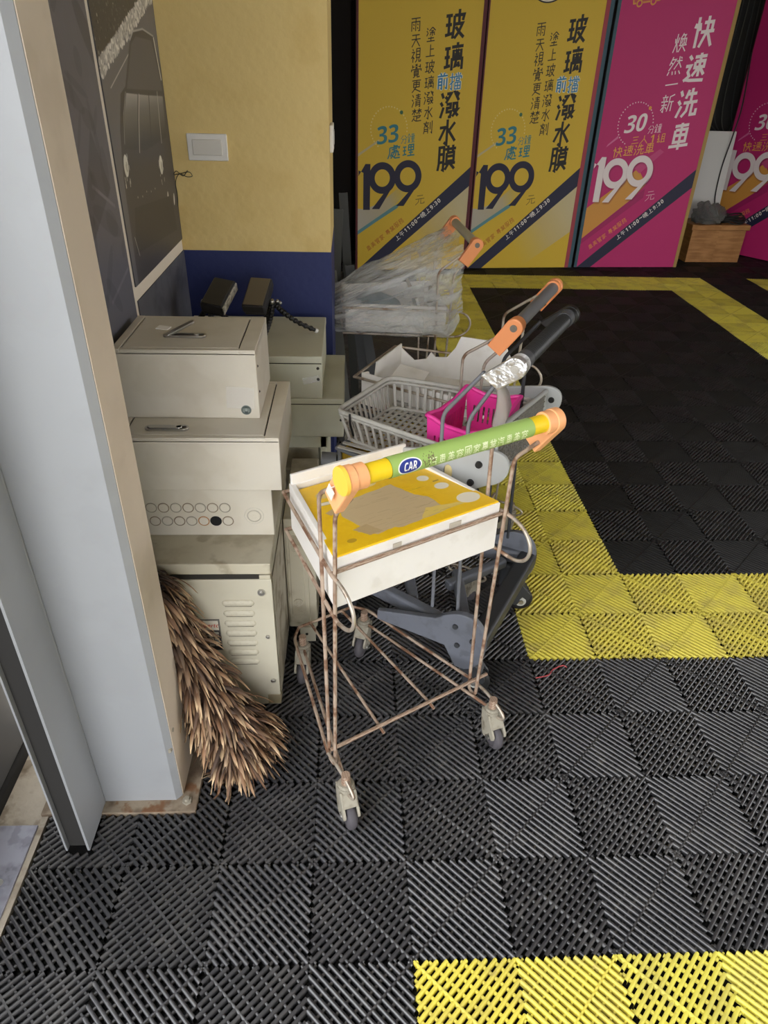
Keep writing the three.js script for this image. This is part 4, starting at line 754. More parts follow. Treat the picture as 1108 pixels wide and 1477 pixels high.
// basket walls: upright bars between two bands, each bar a part
function barBasket(t, cs, y0, y1, inset, m, nA, nB, barW) {
  const cx = cs.reduce((s, c) => s + c[0], 0) / 4, cz = cs.reduce((s, c) => s + c[1], 0) / 4;
  const low = cs.map(([x, z]) => [x + Math.sign(cx - x) * inset, z + Math.sign(cz - z) * inset]);
  const ring = (c, y, r) => sweep(fillet(c.map(([x, z]) => V(x, y, z)), 0.03, true), r, 8, true);
  obj('rim', [ring(cs, y1, 0.0065), ring(cs.map(([x, z]) => [x + Math.sign(cx - x) * 0.003, z + Math.sign(cz - z) * 0.003]), y1 - 0.011, 0.0045)], m, t);
  obj('lower_band', ring(low, y0, 0.0055), m, t);
  for (let k = 0; k < 4; k++) {
    const n = k % 2 ? nB : nA, [a, b] = [cs[k], cs[(k + 1) % 4]], [c, d] = [low[k], low[(k + 1) % 4]];
    for (let i = 0; i < n; i++) {
      const s = (i + 0.6) / (n + 0.2), p = V(a[0] + (b[0] - a[0]) * s, y1 - 0.006, a[1] + (b[1] - a[1]) * s), q = V(c[0] + (d[0] - c[0]) * s, y0, c[1] + (d[1] - c[1]) * s);
      const g = rb(barW, p.distanceTo(q), 0.004, 0.0014, 1), yaw = Math.atan2(-(b[1] - a[1]), b[0] - a[0]);
      g.rotateY(yaw); obj('bar', between(g, q, p), m, t);
    }
  }
  // floor lattice: bars along both directions
  const X0 = Math.min(...low.map((c) => c[0])), X1 = Math.max(...low.map((c) => c[0])), Z0 = Math.min(...low.map((c) => c[1])), Z1 = Math.max(...low.map((c) => c[1]));
  const fl = [], xl = (z) => { const s = (z - low[0][1]) / (low[3][1] - low[0][1]); return [low[0][0] + (low[3][0] - low[0][0]) * s, low[1][0] + (low[2][0] - low[1][0]) * s]; };
  for (let z = Z0 + 0.01; z < Z1; z += 0.0185) { const [a, b] = xl(z); fl.push(slab(a, b, y0 - 0.003, y0 + 0.001, z - 0.0045, z + 0.0045)); }
  for (let x = X0 + 0.012; x < X1; x += 0.026) fl.push(slab(x - 0.005, x + 0.005, y0 - 0.004, y0, Z0 + 0.004, Z1 - 0.004));
  fl.push(slab((X0 + X1) / 2 - 0.06, (X0 + X1) / 2 + 0.05, y0 - 0.002, y0 + 0.002, -0.25, -0.16));
  const f = obj('floor_lattice', fl, m, t); f.userData.kind = 'stuff';
}
const gbk = thing('grey_basket', 'large grey barred plastic basket on the plastic trolley', 'basket', P2, A2);
barBasket(gbk, [[-0.118, -0.485], [0.152, -0.472], [0.21, -0.07], [-0.178, -0.07]], 0.618, 0.7, 0.018, M.greyPlastic, 12, 17, 0.0085);
obj('black_tie', sweep(fillet([V(-0.128, 0.702, -0.44), V(-0.135, 0.706, -0.437), V(-0.133, 0.68, -0.437), V(-0.118, 0.64, -0.436)], 0.006), 0.0028, 8), M.black, gbk);
const pbk = thing('pink_basket', 'small bright pink slotted basket standing in the large grey basket', 'basket', P2, A2);
{
  const cs = [[-0.108, -0.238], [0.108, -0.222], [0.114, -0.075], [-0.134, -0.08]], y0 = 0.627, y1 = 0.742, geos = [];
  for (let k = 0; k < 4; k++) {
    const [a, b] = [cs[k], cs[(k + 1) % 4]], L = Math.hypot(b[0] - a[0], b[1] - a[1]), s = new THREE.Shape();
    const H = y1 - y0, dip = 0.012, inn = 0.012;
    s.moveTo(inn, 0); s.lineTo(L - inn, 0); s.lineTo(L, H); s.quadraticCurveTo(L * 0.8, H - dip * 0.1, L * 0.66, H - dip); s.lineTo(L * 0.34, H - dip); s.quadraticCurveTo(L * 0.2, H - dip * 0.1, 0, H); s.closePath();
    for (let x = 0.024; x < L - 0.026; x += 0.0135) { const h = new THREE.Path(); h.moveTo(x, 0.022); h.lineTo(x, 0.068); h.lineTo(x + 0.005, 0.068); h.lineTo(x + 0.005, 0.022); h.closePath(); s.holes.push(h); }
    const g = extrude(s, 0.003).rotateX(k % 2 ? 0 : 0), yaw = Math.atan2(-(b[1] - a[1]), b[0] - a[0]);
    geos.push(g.rotateY(yaw).translate(a[0], y0, a[1]));
  }
  geos.push(boxUV(extrude(poly(cs.map(([x, z]) => [x * 0.95, -(z + 0.16) * 0.95 + 0.16])), 0.003).rotateX(-Math.PI / 2).translate(0, y0, 0)));
  obj('shell', geos, M.pink, pbk);
  const rim = []; for (let k = 0; k < 4; k++) { const [a, b] = [cs[k], cs[(k + 1) % 4]]; for (let i = 0; i < 12; i++) { const s = i / 12, dip = 0.0125 * sstep(0.0, 0.36, s) * (1 - sstep(0.64, 1, s)); rim.push(V(a[0] + (b[0] - a[0]) * s, y1 - dip, a[1] + (b[1] - a[1]) * s)); } }
  obj('rolled_rim', sweep(smooth(rim, 120, true).slice(0, -1), 0.0058, 8, true), M.pink, pbk);
}
const grid = thing('mesh_flap', 'grey lattice flap hanging across the user end of the plastic trolley', 'grid', P2, A2);
{
  const q = [V(-0.19, 0.79, -0.034), V(0.196, 0.737, -0.034), V(0.196, 0.61, -0.03), V(-0.196, 0.668, -0.03)];   // top left, top right, bottom right, bottom left
  const L = (u, v) => q[0].clone().multiplyScalar((1 - u) * (1 - v)).addScaledVector(q[1], u * (1 - v)).addScaledVector(q[2], u * v).addScaledVector(q[3], (1 - u) * v);
  obj('top_bar', rod(q[0], q[1], 0.0062), M.greyPlate, grid); obj('bottom_bar', rod(q[3], q[2], 0.005), M.greyPlate, grid);
  obj('side_bar', rod(q[0], q[3], 0.0045), M.greyPlate, grid); obj('side_bar', rod(q[1], q[2], 0.0045), M.greyPlate, grid);
  const bars = []; for (let i = 1; i < 24; i++) bars.push(rod(L(i / 24, 0), L(i / 24, 1), 0.0028, 6)); for (let j = 1; j < 9; j++) bars.push(rod(L(0, j / 9), L(1, j / 9), 0.0024, 6));
  obj('lattice', bars, std('#6b6963', 0.55), grid).userData.kind = 'stuff';
}
const ytr = thing('yellow_tray', 'dirty yellow plastic tray under the grey basket', 'tray', P2, A2);
obj('shell', trayGeo([[-0.122, -0.47], [0.125, -0.47], [0.165, -0.19], [-0.165, -0.19]], 0.545, 0.592, 0.005), std('#ffffff', 0.55, 0, { map: paintTex(0xc9a224, 0x6f5c22, 0.9, 235, 5) }), ytr);
const hose = thing('corrugated_hose', 'black corrugated hose with grey cuff behind the white tray', 'hose', [-0.9, 0, 0.075]);
{
  const pts = []; for (let i = 0; i <= 220; i++) { const t = i / 220; pts.push(V(-0.068 + t * 0.29, 0.475 - 0.012 * t, -0.005 + 0.03 * t + 0.012 * t * t)); }
  obj('hose', sweep(pts, (t, len) => 0.02 + 0.0022 * Math.sin(len / 0.0085 * Math.PI * 2), 18), M.black, hose);
  obj('cuff', rod(V(-0.105, 0.476, -0.008), V(-0.062, 0.475, -0.005), 0.0235, 22), std('#7d7f85', 0.45), hose);
}
// cart 3: wire trolley with dark handle and a torn white carton
const C3 = [-0.468, 0, -0.055], A3 = 1.1;
const c3 = thing('basket_trolley', 'wire basket trolley with orange brackets and a dark handle behind the plastic trolley', 'trolley', C3, A3);
{
  const { HY, HZ } = wireTrolley(c3, std('#ffffff', 0.45, 0.6, { map: M.bareWire.map }), M.bareWire, { spin: [1, 2, 0.4, 0.2] });
  obj('handle_bar', cyl(0.0165, 0.0165, 0.4, 24).rotateZ(Math.PI / 2).translate(0, HY, HZ), std('#717276', 0.42), c3);
}
const carton = thing('torn_carton', 'white carton with torn walls lying in the second wire trolley', 'carton', C3, A3);
{
  const t = 0.004, wallShape = (L, H, tear) => { const s = new THREE.Shape(); s.moveTo(0, 0); s.lineTo(L, 0); s.lineTo(L, H); tear.forEach(([x, y]) => s.lineTo(x, y)); s.lineTo(0, H); s.closePath(); return s; };
  const cs = [[-0.14, -0.40], [0.15, -0.40], [0.2, -0.035], [-0.19, -0.035]], y0 = 0.573, H = 0.1;
  const tears = { 0: [[0.1, 0.1], [0.09, 0.06], [0.06, 0.055], [0.04, 0.09]], 1: [[0.34, 0.145], [0.2, 0.148], [0.185, 0.11], [0.16, 0.075], [0.12, 0.07], [0.105, 0.085], [0.09, 0.06], [0.05, 0.05]], 2: [[0.3, 0.1], [0.2, 0.09]], 3: [[0.2, 0.1]] };
  for (let k = 0; k < 4; k++) {
    const [a, b] = [cs[k], cs[(k + 1) % 4]], L = Math.hypot(b[0] - a[0], b[1] - a[1]);
    obj('wall', extrude(wallShape(L, k === 1 ? 0.09 : H, tears[k].filter(([x]) => x < L)), t, 0.0006).rotateY(Math.atan2(-(b[1] - a[1]), b[0] - a[0])).translate(a[0], y0, a[1]), M.foam, carton);
  }
  obj('base', boxUV(extrude(poly(cs.map(([x, z]) => [x * 0.985, -z])), 0.005).rotateX(-Math.PI / 2).translate(0, y0, 0)), M.foam, carton);
  obj('fold_flap', [mv(rb(0.15, 0.003, 0.1, 0.001).rotateZ(0.22).rotateX(0.1), -0.04, 0.63, -0.3), mv(rb(0.12, 0.003, 0.16, 0.001).rotateZ(-0.15), 0.03, 0.618, -0.16)], M.foam, carton);
}
// cart 4: wrapped in clear film
const C4 = [-0.54, 0, -0.98], A4 = 1.634;
const c4 = thing('basket_trolley', 'rearmost wire basket trolley with orange brackets and a pale handle', 'trolley', C4, A4);
{
  const { HY, HZ } = wireTrolley(c4, std('#ffffff', 0.45, 0.5, { map: M.bareWire.map }), M.bareWire, { spin: [1, 2, 0.4, 0.2] });
  obj('handle_bar', cyl(0.0165, 0.0165, 0.4, 24).rotateZ(Math.PI / 2).translate(0, HY, HZ), std('#b9b39a', 0.5), c4);
}
const tray4 = thing('white_tray', 'white tray inside the film-wrapped rearmost trolley', 'tray', C4, A4);
obj('shell', trayGeo(trapezoid(0.192, -0.03, 0.14, -0.41), 0.567, 0.672, 0.008), M.foam, tray4);
const stuff4 = thing('packed_board', 'pale grey folded board standing in the film-wrapped tray', 'board', C4, A4);
obj('board', mv(rb(0.3, 0.115, 0.012, 0.003).rotateX(-0.35), 0.0, 0.64, -0.12), std('#c9c8c0', 0.6), stuff4);
const cloth4 = thing('blue_cloth', 'crumpled blue-grey cloth under the clear film of the rearmost trolley', 'cloth', C4, A4);
{
  const g = new THREE.SphereGeometry(1, 40, 24), p = g.attributes.position, q = noise2(44, 16);
  for (let i = 0; i < p.count; i++) { const x = p.getX(i), y = p.getY(i), z = p.getZ(i), f = 1 + 0.35 * (q(x * 3 + 8, z * 3 + y * 2 + 8) - 0.5); p.setXYZ(i, x * f * 0.11, Math.max(-0.5, y) * f * 0.055, z * f * 0.1); }
  g.computeVertexNormals(); obj('cloth', plain(g).translate(0, 0.615, -0.28), std('#5f7582', 0.85), cloth4);
}
{
  const film = thing('clear_film', 'crinkled clear plastic film stretched from the handle over the rearmost trolley', 'film', C4, A4);
  // cross sections from the narrow tip to the handle, each a closed ring
  const q = noise2(71, 64), ring = (z, yb, yt, hw, tw) => ({ z, yb, yt, hw, tw }), secs = [ring(-0.475, 0.585, 0.635, 0.12, 0.09), ring(-0.45, 0.56, 0.685, 0.16, 0.125), ring(-0.34, 0.552, 0.745, 0.18, 0.14), ring(-0.22, 0.548, 0.795, 0.2, 0.16), ring(-0.12, 0.545, 0.84, 0.212, 0.18), ring(-0.03, 0.54, 0.878, 0.222, 0.2), ring(0.02, 0.6, 0.9, 0.226, 0.205)];
  const N = 96, S = 60, pos = [], uv = [], idx = [];
  for (let i = 0; i <= S; i++) {
    const f = i / S * (secs.length - 1), a = Math.min(secs.length - 2, Math.floor(f)), t = f - a, L = (k) => secs[a][k] + (secs[a + 1][k] - secs[a][k]) * t;
    for (let k = 0; k <= N; k++) {
      const f4 = (k % N) / N * 4, e = Math.floor(f4), w = f4 - e, c0 = [[1, -1], [1, 1], [-1, 1], [-1, -1]][e], c1 = [[1, 1], [-1, 1], [-1, -1], [1, -1]][e];
      let cx = c0[0] + (c1[0] - c0[0]) * w, sy = c0[1] + (c1[1] - c0[1]) * w; const rd = Math.pow(Math.pow(Math.abs(cx), 7) + Math.pow(Math.abs(sy), 7), 1 / 7); cx /= rd; sy /= rd;
      const up = (sy + 1) / 2, kk = k % N;
      const cr = (q(i * 0.09 + 3, kk * 0.5) - 0.5) * 0.02 + (q(i * 0.3 + 9 + kk * 0.15, kk * 0.8 + 5) - 0.5) * 0.012;
      const hw = L('hw') + (L('tw') - L('hw')) * up;
      pos.push(cx * (hw + cr), L('yb') + (L('yt') - L('yb')) * up + sy * cr, L('z') + cr * 0.6); uv.push(k / N * 3, i / S * 1.5);
    }
  }
  for (let i = 0; i < S; i++) for (let k = 0; k < N; k++) { const a = i * (N + 1) + k, b = a + N + 1; idx.push(a, b, a + 1, b, b + 1, a + 1); }
  const g = new THREE.BufferGeometry(); g.setAttribute('position', new THREE.Float32BufferAttribute(pos, 3)); g.setAttribute('uv', new THREE.Float32BufferAttribute(uv, 2)); g.setIndex(idx); g.computeVertexNormals();
  const streak = dataTex(256, (u, v) => { const a = fA(u * 3 % 1, v * 0.4), b = fB(u * 2 % 1, v * 0.5); return 0.3 + 0.3 * sstep(0.4, 0.7, a * 0.6 + b * 0.4) + 0.14 * sstep(0.55, 0.7, b); }, false, 1);
  obj('film', g, new THREE.MeshPhysicalMaterial({ color: '#e9ecec', roughness: 0.22, transparent: true, opacity: 0.9, alphaMap: streak, side: THREE.DoubleSide, bumpMap: bumpTex, bumpScale: 0.006 }), film);
  film.children[0].castShadow = false;
}

// ---------- printed price panels against the back ----------
const PW = 0.93, PH = 2.12, PX = 900;
function drawn199(g, X, Y, S, x1, y1, rings, colour, tails) {   // the figure 199 out of strokes
  g.fillStyle = colour; g.strokeStyle = colour;
  const [l, t, b] = [x1, y1[0], y1[1]];
  g.beginPath(); [[l - 0.068, t - 0.085], [l - 0.068, t - 0.045], [l - 0.028, t - 0.062], [l - 0.028, b], [l + 0.028, b], [l + 0.028, t], [l - 0.012, t]].forEach(([x, y], i) => (i ? g.lineTo(X(x), Y(y)) : g.moveTo(X(x), Y(y)))); g.closePath(); g.fill();
  rings.forEach(([cx, cy, r], i) => {
    g.lineWidth = 0.05 * S; g.beginPath(); g.ellipse(X(cx), Y(cy), (r - 0.025) * S, (r - 0.025) * S, 0, 0, 7); g.stroke();
    const [tx, ty] = tails[i]; g.beginPath(); g.moveTo(X(cx + r * 0.97), Y(cy - r * 0.22)); g.lineTo(X(tx + 0.062), Y(ty)); g.lineTo(X(tx), Y(ty)); g.lineTo(X(cx + r * 0.28), Y(cy - r * 0.8)); g.closePath(); g.fill();
  });
}
function dotted(g, X, Y, S, cx, cy, r, colour, big, a0, a1) {
  g.fillStyle = colour; for (let a = a0; a < a1; a += 0.155) { g.beginPath(); g.arc(X(cx + r * Math.cos(a)), Y(cy + r * Math.sin(a)), 0.005 * S, 0, 7); g.fill(); }
  g.fillStyle = big; g.beginPath(); g.arc(X(cx + r * Math.cos(0.85)), Y(cy + r * Math.sin(0.85)), 0.013 * S, 0, 7); g.fill();
}
const SK = -0.14;
function poster(kind) {
  return canvas(Math.round(PW * PX), Math.round(PH * PX), (g, W, H) => {
    const S = PX, X = (x) => x * S, Y = (y) => (PH - y) * S, fillPoly = (c, pts) => { g.fillStyle = c; g.beginPath(); pts.forEach(([x, y], i) => (i ? g.lineTo(X(x), Y(y)) : g.moveTo(X(x), Y(y)))); g.closePath(); g.fill(); };
    const pink = kind === 'pink', r = mulberry(pink ? 61 : 60);
    const ch = (c, cx, cy, w, h, wt, col, out) => { g.save(); g.transform(1, SK, 0, 1, X(cx), Y(cy)); glyph(g, c, -w * S / 2, -h * S / 2, w * S, h * S, wt, col, out); g.restore(); };
    const word = (t, cx, cy, size, col, font = 'bold', sk = SK, slant = 0) => { g.save(); g.transform(1, sk, slant, 1, X(cx), Y(cy)); g.font = `${font} ${size * S}px sans-serif`; g.textAlign = 'center'; g.textBaseline = 'middle'; g.fillStyle = col; g.fillText(t, 0, 0); g.restore(); };
    g.fillStyle = pink ? '#c0256e' : '#dcb934'; g.fillRect(0, 0, W, H);
    if (!pink) {
      const sl = g.createLinearGradient(X(0), Y(0.4), X(0.42), Y(0.62)); sl.addColorStop(0, '#b9b4a6'); sl.addColorStop(0.6, '#bdb08c'); sl.addColorStop(1, '#dcb934'); fillPoly(sl, [[0, 0.47], [0.06, 0.465], [0.2, 0.52], [0.38, 0.66], [0.42, 0.6], [0.3, 0.49], [0, 0.3]]); fillPoly('#5f9298', [[0, 0.305], [0, 0.275], [0.16, 0.375], [0.33, 0.475], [0.38, 0.53], [0.3, 0.49]]);
      const sw = g.createLinearGradient(X(0.9), Y(0.45), X(0.45), Y(0.1)); sw.addColorStop(0, '#cdc096'); sw.addColorStop(0.45, '#cfb978'); sw.addColorStop(1, '#dcb934'); fillPoly(sw, [[0.3, 0.14], [0.93, 0.64], [0.93, 0.29], [0.52, 0.02]]);
      fillPoly('#c9b98a', [[0, 0.86], [0.17, 0.96], [0.17, 0.945], [0, 0.84]]);
      g.fillStyle = '#1d1a20'; g.beginPath(); g.ellipse(X(0.456), Y(1.9), 0.115 * S, 0.066 * S, -0.1, 0, 7); g.fill(); g.strokeStyle = '#f0ead8'; g.lineWidth = 8; g.beginPath(); g.ellipse(X(0.456), Y(1.9), 0.1 * S, 0.053 * S, -0.1, 0, 7); g.stroke();
    } else {
      fillPoly('#d89a45', [[0, 0.475], [0, 0.235], [0.36, 0.505], [0.5, 0.66], [0.4, 0.78], [0.26, 0.66]]); fillPoly('#c94a80', [[0.36, 0.78], [0.56, 0.92], [0.6, 0.9], [0.42, 0.74]]); fillPoly('#a81f62', [[0, 0.235], [0, 0.19], [0.5, 0.56], [0.5, 0.63]]);
      fillPoly('#d874a2', [[0.09, 0.945], [0.17, 1.01], [0.172, 0.99], [0.08, 0.925]]);
    }
    fillPoly('#20233f', [[0, 0], [0.128, 0], [0.93, 0.64], [0.93, 0.777]]);
    const dark = pink ? '#efe4e4' : '#1c1b38';
    if (!pink) {
      [['玻', 0.722, 1.69], ['璃', 0.728, 1.497], ['潑', 0.722, 1.2], ['水', 0.714, 1.015], ['膜', 0.727, 0.84]].forEach(([c, x, y]) => ch(c, x, y, 0.15, 0.168, 0.115, '#1a1712'));
      ch('前', 0.652, 1.345, 0.086, 0.1, 0.1, '#2f7fb4', '#e8ead8'); ch('擋', 0.756, 1.348, 0.094, 0.104, 0.075, '#2f7fb4', '#e8ead8');
      [...'塗上玻璃潑水劑'].forEach((c, i) => ch(c, 0.543 + i * 0.002, 1.625 - i * 0.0968, 0.074, 0.082, 0.076, '#241f14'));
      [...'雨天視覺更清楚'].forEach((c, i) => ch(c, 0.426 + i * 0.006, 1.682 - i * 0.0928, 0.074, 0.082, 0.076, '#241f14'));
      dotted(g, X, Y, S, 0.245, 1.03, 0.145, '#e8d58a', '#3f6e4c', -0.1, 4.2);
      word('33', 0.238, 0.992, 0.165, '#2f7d8c'); ch('分', 0.368, 0.962, 0.055, 0.058, 0.07, '#2f7d8c'); ch('鐘', 0.426, 0.972, 0.058, 0.06, 0.07, '#2f7d8c');
      ch('處', 0.29, 0.878, 0.098, 0.092, 0.1, '#2f7d8c'); ch('理', 0.408, 0.888, 0.098, 0.09, 0.1, '#2f7d8c');
      drawn199(g, X, Y, S, 0.073, [0.79, 0.462], [[0.2, 0.692, 0.112], [0.41, 0.706, 0.114]], dark, [[0.118, 0.468], [0.322, 0.492]]);
      ch('元', 0.52, 0.541, 0.082, 0.078, 0.05, '#40361c');
    } else {
      [['快', 0.715, 1.7], ['速', 0.713, 1.472], ['洗', 0.712, 1.245], ['車', 0.712, 1.012]].forEach(([c, x, y]) => ch(c, x, y, 0.165, 0.19, 0.115, dark));
      [['煥', 0.542, 1.628], ['然', 0.537, 1.483], ['一', 0.54, 1.362], ['新', 0.537, 1.238]].forEach(([c, x, y]) => ch(c, x, y, 0.104, 0.116, 0.072, dark));
      dotted(g, X, Y, S, 0.3, 1.09, 0.15, '#e8cfd6', '#e3a54a', 0.1, 4.35);
      word('30', 0.305, 1.095, 0.168, dark, 'bold', SK, -0.12); ch('分', 0.445, 1.058, 0.055, 0.058, 0.065, dark); ch('鐘', 0.505, 1.067, 0.058, 0.06, 0.065, dark);
      ch('三', 0.325, 0.98, 0.06, 0.058, 0.1, '#e6aa4e'); ch('人', 0.4, 0.985, 0.064, 0.06, 0.1, '#e6aa4e'); word('1', 0.475, 0.992, 0.08, '#e6aa4e'); ch('組', 0.55, 0.998, 0.068, 0.062, 0.095, '#e6aa4e');
      [...'快速洗車'].forEach((c, i) => ch(c, 0.19 + i * 0.092, 0.893 + i * 0.011, 0.08, 0.076, 0.095, '#e6aa4e'));
      g.save(); g.shadowColor = 'rgba(70,10,40,0.5)'; g.shadowBlur = 14; g.shadowOffsetX = 6; g.shadowOffsetY = 6;
      drawn199(g, X, Y, S, 0.072, [0.856, 0.522], [[0.208, 0.738, 0.112], [0.42, 0.757, 0.116]], dark, [[0.128, 0.52], [0.335, 0.545]]); g.restore();
      ch('元', 0.56, 0.578, 0.085, 0.08, 0.055, '#e6c6c9');
      // small car picture at the top
      g.save(); g.transform(1, SK, 0, 1, X(0.2), Y(1.885)); g.fillStyle = '#dd9c42'; g.strokeStyle = '#dd9c42'; g.lineWidth = 9; g.lineJoin = 'round';
      g.beginPath(); g.moveTo(-92, 18); g.lineTo(-96, -8); g.lineTo(-70, -18); g.lineTo(-42, -50); g.lineTo(30, -52); g.lineTo(62, -20); g.lineTo(92, -8); g.lineTo(92, 18); g.closePath(); g.stroke(); g.globalAlpha = 0.35; g.fill(); g.globalAlpha = 1;
      for (const x of [-50, 48]) { g.fillStyle = '#c0256e'; g.beginPath(); g.arc(x, 20, 24, 0, 7); g.fill(); g.beginPath(); g.arc(x, 20, 17, 0, 7); g.stroke(); } g.restore();
    }
    // slanted lines of writing on and above the dark band
    g.save(); g.translate(X(0.335), Y(0.22)); g.rotate(-Math.atan2(0.32, 0.389)); let x = 4;
    for (const c of '上午11:00~晚上9:30') { if (ST[c] || MIX[c]) { glyph(g, c, x, -37, 38, 38, 0.11, '#ece8e2'); x += 44; } else { g.font = `bold ${c === '~' ? 56 : 40}px sans-serif`; g.fillStyle = '#ece8e2'; g.fillText(c, x, -4); x += g.measureText(c).width + (c === ':' ? 4 : 5); } }
    g.restore();
    g.save(); g.translate(X(0.095), Y(0.142)); g.rotate(-Math.atan2(0.245, 0.32)); x = 0;
    for (const c of '車美管家 專業服務') { if (c !== ' ') glyph(g, c, x, -38, 36, 36, 0.09, pink ? '#e59a48' : '#b86a1e'); x += c === ' ' ? 18 : 41; }
    g.restore();
    for (let i = 0; i < 90; i++) { g.fillStyle = `rgba(60,40,20,${r() * 0.12})`; g.fillRect(r() * W, r() * H, 1 + r() * 5, 1 + r() * 4); }
  });
}
const printYellow = std('#ffffff', 0.55, 0, { map: poster('yellow') }), printPink = std('#ffffff', 0.55, 0, { map: poster('pink') });
const maroon = std('#5a1a26', 0.6), rose = std('#a8434e', 0.6), teal = std('#3c5a68', 0.6), goldEdge = std('#a98a4a', 0.6);
function panel(label, x, z, turn, print, left, right) {       // x, z = lower left corner
  const t = thing('price_panel', label, 'panel', [x, 0, z], turn, undefined);
  obj('board', box(0.0, PW, 0.004, PH, -0.035, -0.001, 0.002), std('#2b2729', 0.8), t);
  const u = left[1], v = right.reduce((s, e) => s + e[1], 0);
  obj('edge_strip', box(0, u, 0.004, PH, -0.002, 0.003, 0.001), left[0], t);
  let e = PW - v; for (const [m, w] of right) { obj('edge_strip', box(e, e + w, 0.004, PH, -0.002, 0.003, 0.001), m, t); e += w; }
  obj('print', new THREE.PlaneGeometry(PW - u - v, PH - 0.006).translate((u + PW - v) / 2, PH / 2 + 0.002, 0.0012), print, t);
  return t;
}
panel('yellow price panel with dark lettering, leftmost of the panels and nearest the blue pillar', -0.886, -4.064, 0.1, printYellow, [maroon, 0.016], [[maroon, 0.028]]);
panel('yellow price panel with dark lettering beside the magenta panel', 0.05, -4.178, 0.1, printYellow, [maroon, 0.012], [[rose, 0.032], [teal, 0.03]]);
panel('magenta price panel with white lettering left of the wooden crate', 1.0, -4.276, 0.066, printPink, [teal, 0.026], [[goldEdge, 0.03]]);
panel('magenta price panel turned inward, cut off by the right edge', 2.53, -5.2, -0.985, printPink, [maroon, 0.006], [[rose, 0.02]]);
// crate, white board, wrapped bundle and cables in the gap
const crate = thing('wooden_crate', 'low wooden box with a rim between the two magenta panels', 'crate', [2.33, 0, -4.75], 0.05);
obj('side', mv(rb(0.5, 0.29, 0.4, 0.004), 0, 0.147, 0), M.wood, crate);
obj('top_rim', mv(rb(0.54, 0.045, 0.44, 0.006), 0, 0.3, 0), M.wood, crate);
const wb = thing('white_board', 'plain white board leaning behind the wooden box', 'board', [2.33, 0.323, -4.87], 0.05);
obj('board', mv(rb(0.36, 0.7, 0.014, 0.003).rotateX(-0.06), -0.08, 0.35, 0), std('#c9c9c6', 0.6), wb);
const bag = thing('plastic_bag', 'crumpled clear plastic bag lying on the wooden box', 'bag', [2.24, 0.3225, -4.64], 0);
{
  const g = new THREE.SphereGeometry(1, 48, 30), p = g.attributes.position, q = noise2(12, 32);
  for (let i = 0; i < p.count; i++) { const x = p.getX(i), y = p.getY(i), z = p.getZ(i), f = 0.8 + 0.6 * q(x * 5 + 16, y * 5 + z * 4 + 16) ; p.setXYZ(i, x * f * 0.13, Math.max(-0.06, y * f * 0.095) + 0.06, z * f * 0.1); }
  g.computeVertexNormals(); obj('bag', plain(g), new THREE.MeshPhysicalMaterial({ color: '#6a6a68', roughness: 0.25, transparent: true, opacity: 0.6 }), bag);
}
const coil = thing('black_cable_coil', 'small heap of black cable on the wooden box beside the plastic bag', 'cable', [2.47, 0.3225, -4.62], 0);
for (let k = 0; k < 5; k++) { const pts = []; for (let i = 0; i < 22; i++) { const a = i / 22 * Math.PI * 2, rr = 0.07 + 0.02 * Math.sin(a * 2 + k); pts.push(V(rr * Math.cos(a) * 1.2, 0.008 + k * 0.016 + 0.006 * Math.sin(a * 3 + k), rr * 0.7 * Math.sin(a))); } obj('loop', sweep(pts, 0.0065, 7, true), M.black, coil); }
const cables = thing('hanging_cables', 'tangle of thin dark cables hanging on the black back wall above the white board', 'cable', [2.4, 0, -5.3]);
for (let k = 0; k < 8; k++) {
  const x = k * 0.045, d = 0.25 + 0.2 * ((k * 7) % 5) / 5, pts = smooth([V(x, 2.6, -0.07), V(x - 0.04, 1.9, -0.04 + 0.01 * k), V(x - 0.07 + 0.03 * k, 1.2 - d * 0.4, 0), V(x + 0.12, 1.05 - d * 0.3, 0.02), V(x + 0.2, 1.5, 0), V(x + 0.12, 2.6, -0.07)], 70);
  obj('cable_loop', sweep(pts, 0.0042, 7), std(['#23282a', '#2c2b28', '#3b3c36'][k % 3], 0.6), cables);
}
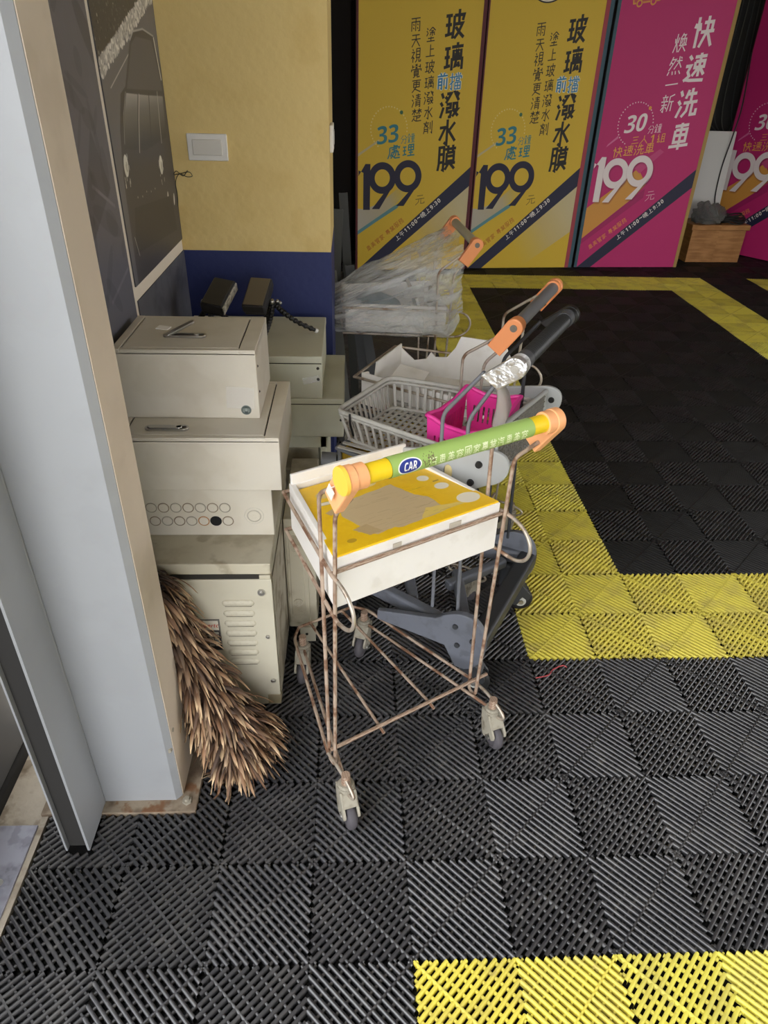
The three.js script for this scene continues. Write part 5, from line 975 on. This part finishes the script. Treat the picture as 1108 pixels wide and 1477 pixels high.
const lead = obj('white_board_lead', sweep(smooth([V(2.43, 1.6, -5.0), V(2.42, 1.2, -4.9), V(2.39, 1.0, -4.865), V(2.36, 0.7, -4.86), V(2.37, 0.45, -4.83), V(2.4, 0.33, -4.72)], 40), 0.006, 7), M.black); lead.name = 'black_lead';
tag(lead, 'thin black lead running down across the white board', 'cable');
// dark sheets and leaning profiles behind the pillar
tag(obj('dark_sheet', mv(rb(0.56, 2.1, 0.03, 0.004).rotateX(-0.05), -1.2, 1.06, -4.32), std('#141010', 0.85)), 'black glossy sheet standing left of the yellow panels', 'sheet');
[[-1.02, -1.2, 0.93, -0.05, '#43453f'], [-0.98, -1.35, 0.86, 0.02, '#50534d'], [-0.9, -1.5, 0.95, 0.06, '#3a3c39'], [-0.93, -1.05, 0.72, 0.1, '#60615c'], [-0.83, -1.25, 0.7, 0.14, '#54575a'], [-0.77, -1.1, 0.62, 0.18, '#484a4c']].forEach(([x, z, h, lean, c], i) => {
  const t = thing('leaning_profile', ['tall dark grey profile leaning by the blue pillar edge', 'second tall grey profile beside the pillar, slightly lighter', 'darkest grey profile leaning behind the film-wrapped trolley', 'short light grey profile under the film-wrapped trolley', 'blue-grey short profile beside the light grey one', 'shortest dark profile nearest the torn carton'][i], 'profile', [x, 0, z], 0, undefined);
  const s = new THREE.Shape(); s.moveTo(-0.02, -0.012); s.lineTo(0.02, -0.012); s.lineTo(0.02, 0.012); s.lineTo(0.014, 0.012); s.lineTo(0.014, -0.006); s.lineTo(-0.014, -0.006); s.lineTo(-0.014, 0.012); s.lineTo(-0.02, 0.012); s.closePath();
  obj('channel', boxUV(extrude(s, h).rotateX(-Math.PI / 2).rotateZ(lean).rotateX(-0.12).translate(0, 0.003, 0)), std(c, 0.55), t);
});
// litter on the floor
tag(obj('red_thread', sweep(smooth([V(-0.4, 0.004, 0.48), V(-0.36, 0.006, 0.47), V(-0.345, 0.004, 0.45), V(-0.31, 0.006, 0.435), V(-0.3, 0.004, 0.44)], 30), 0.0018, 6), std('#b0494e', 0.7)), 'short red thread lying on the black tiles by the yellow border', 'thread');


renderer.render(scene, camera);
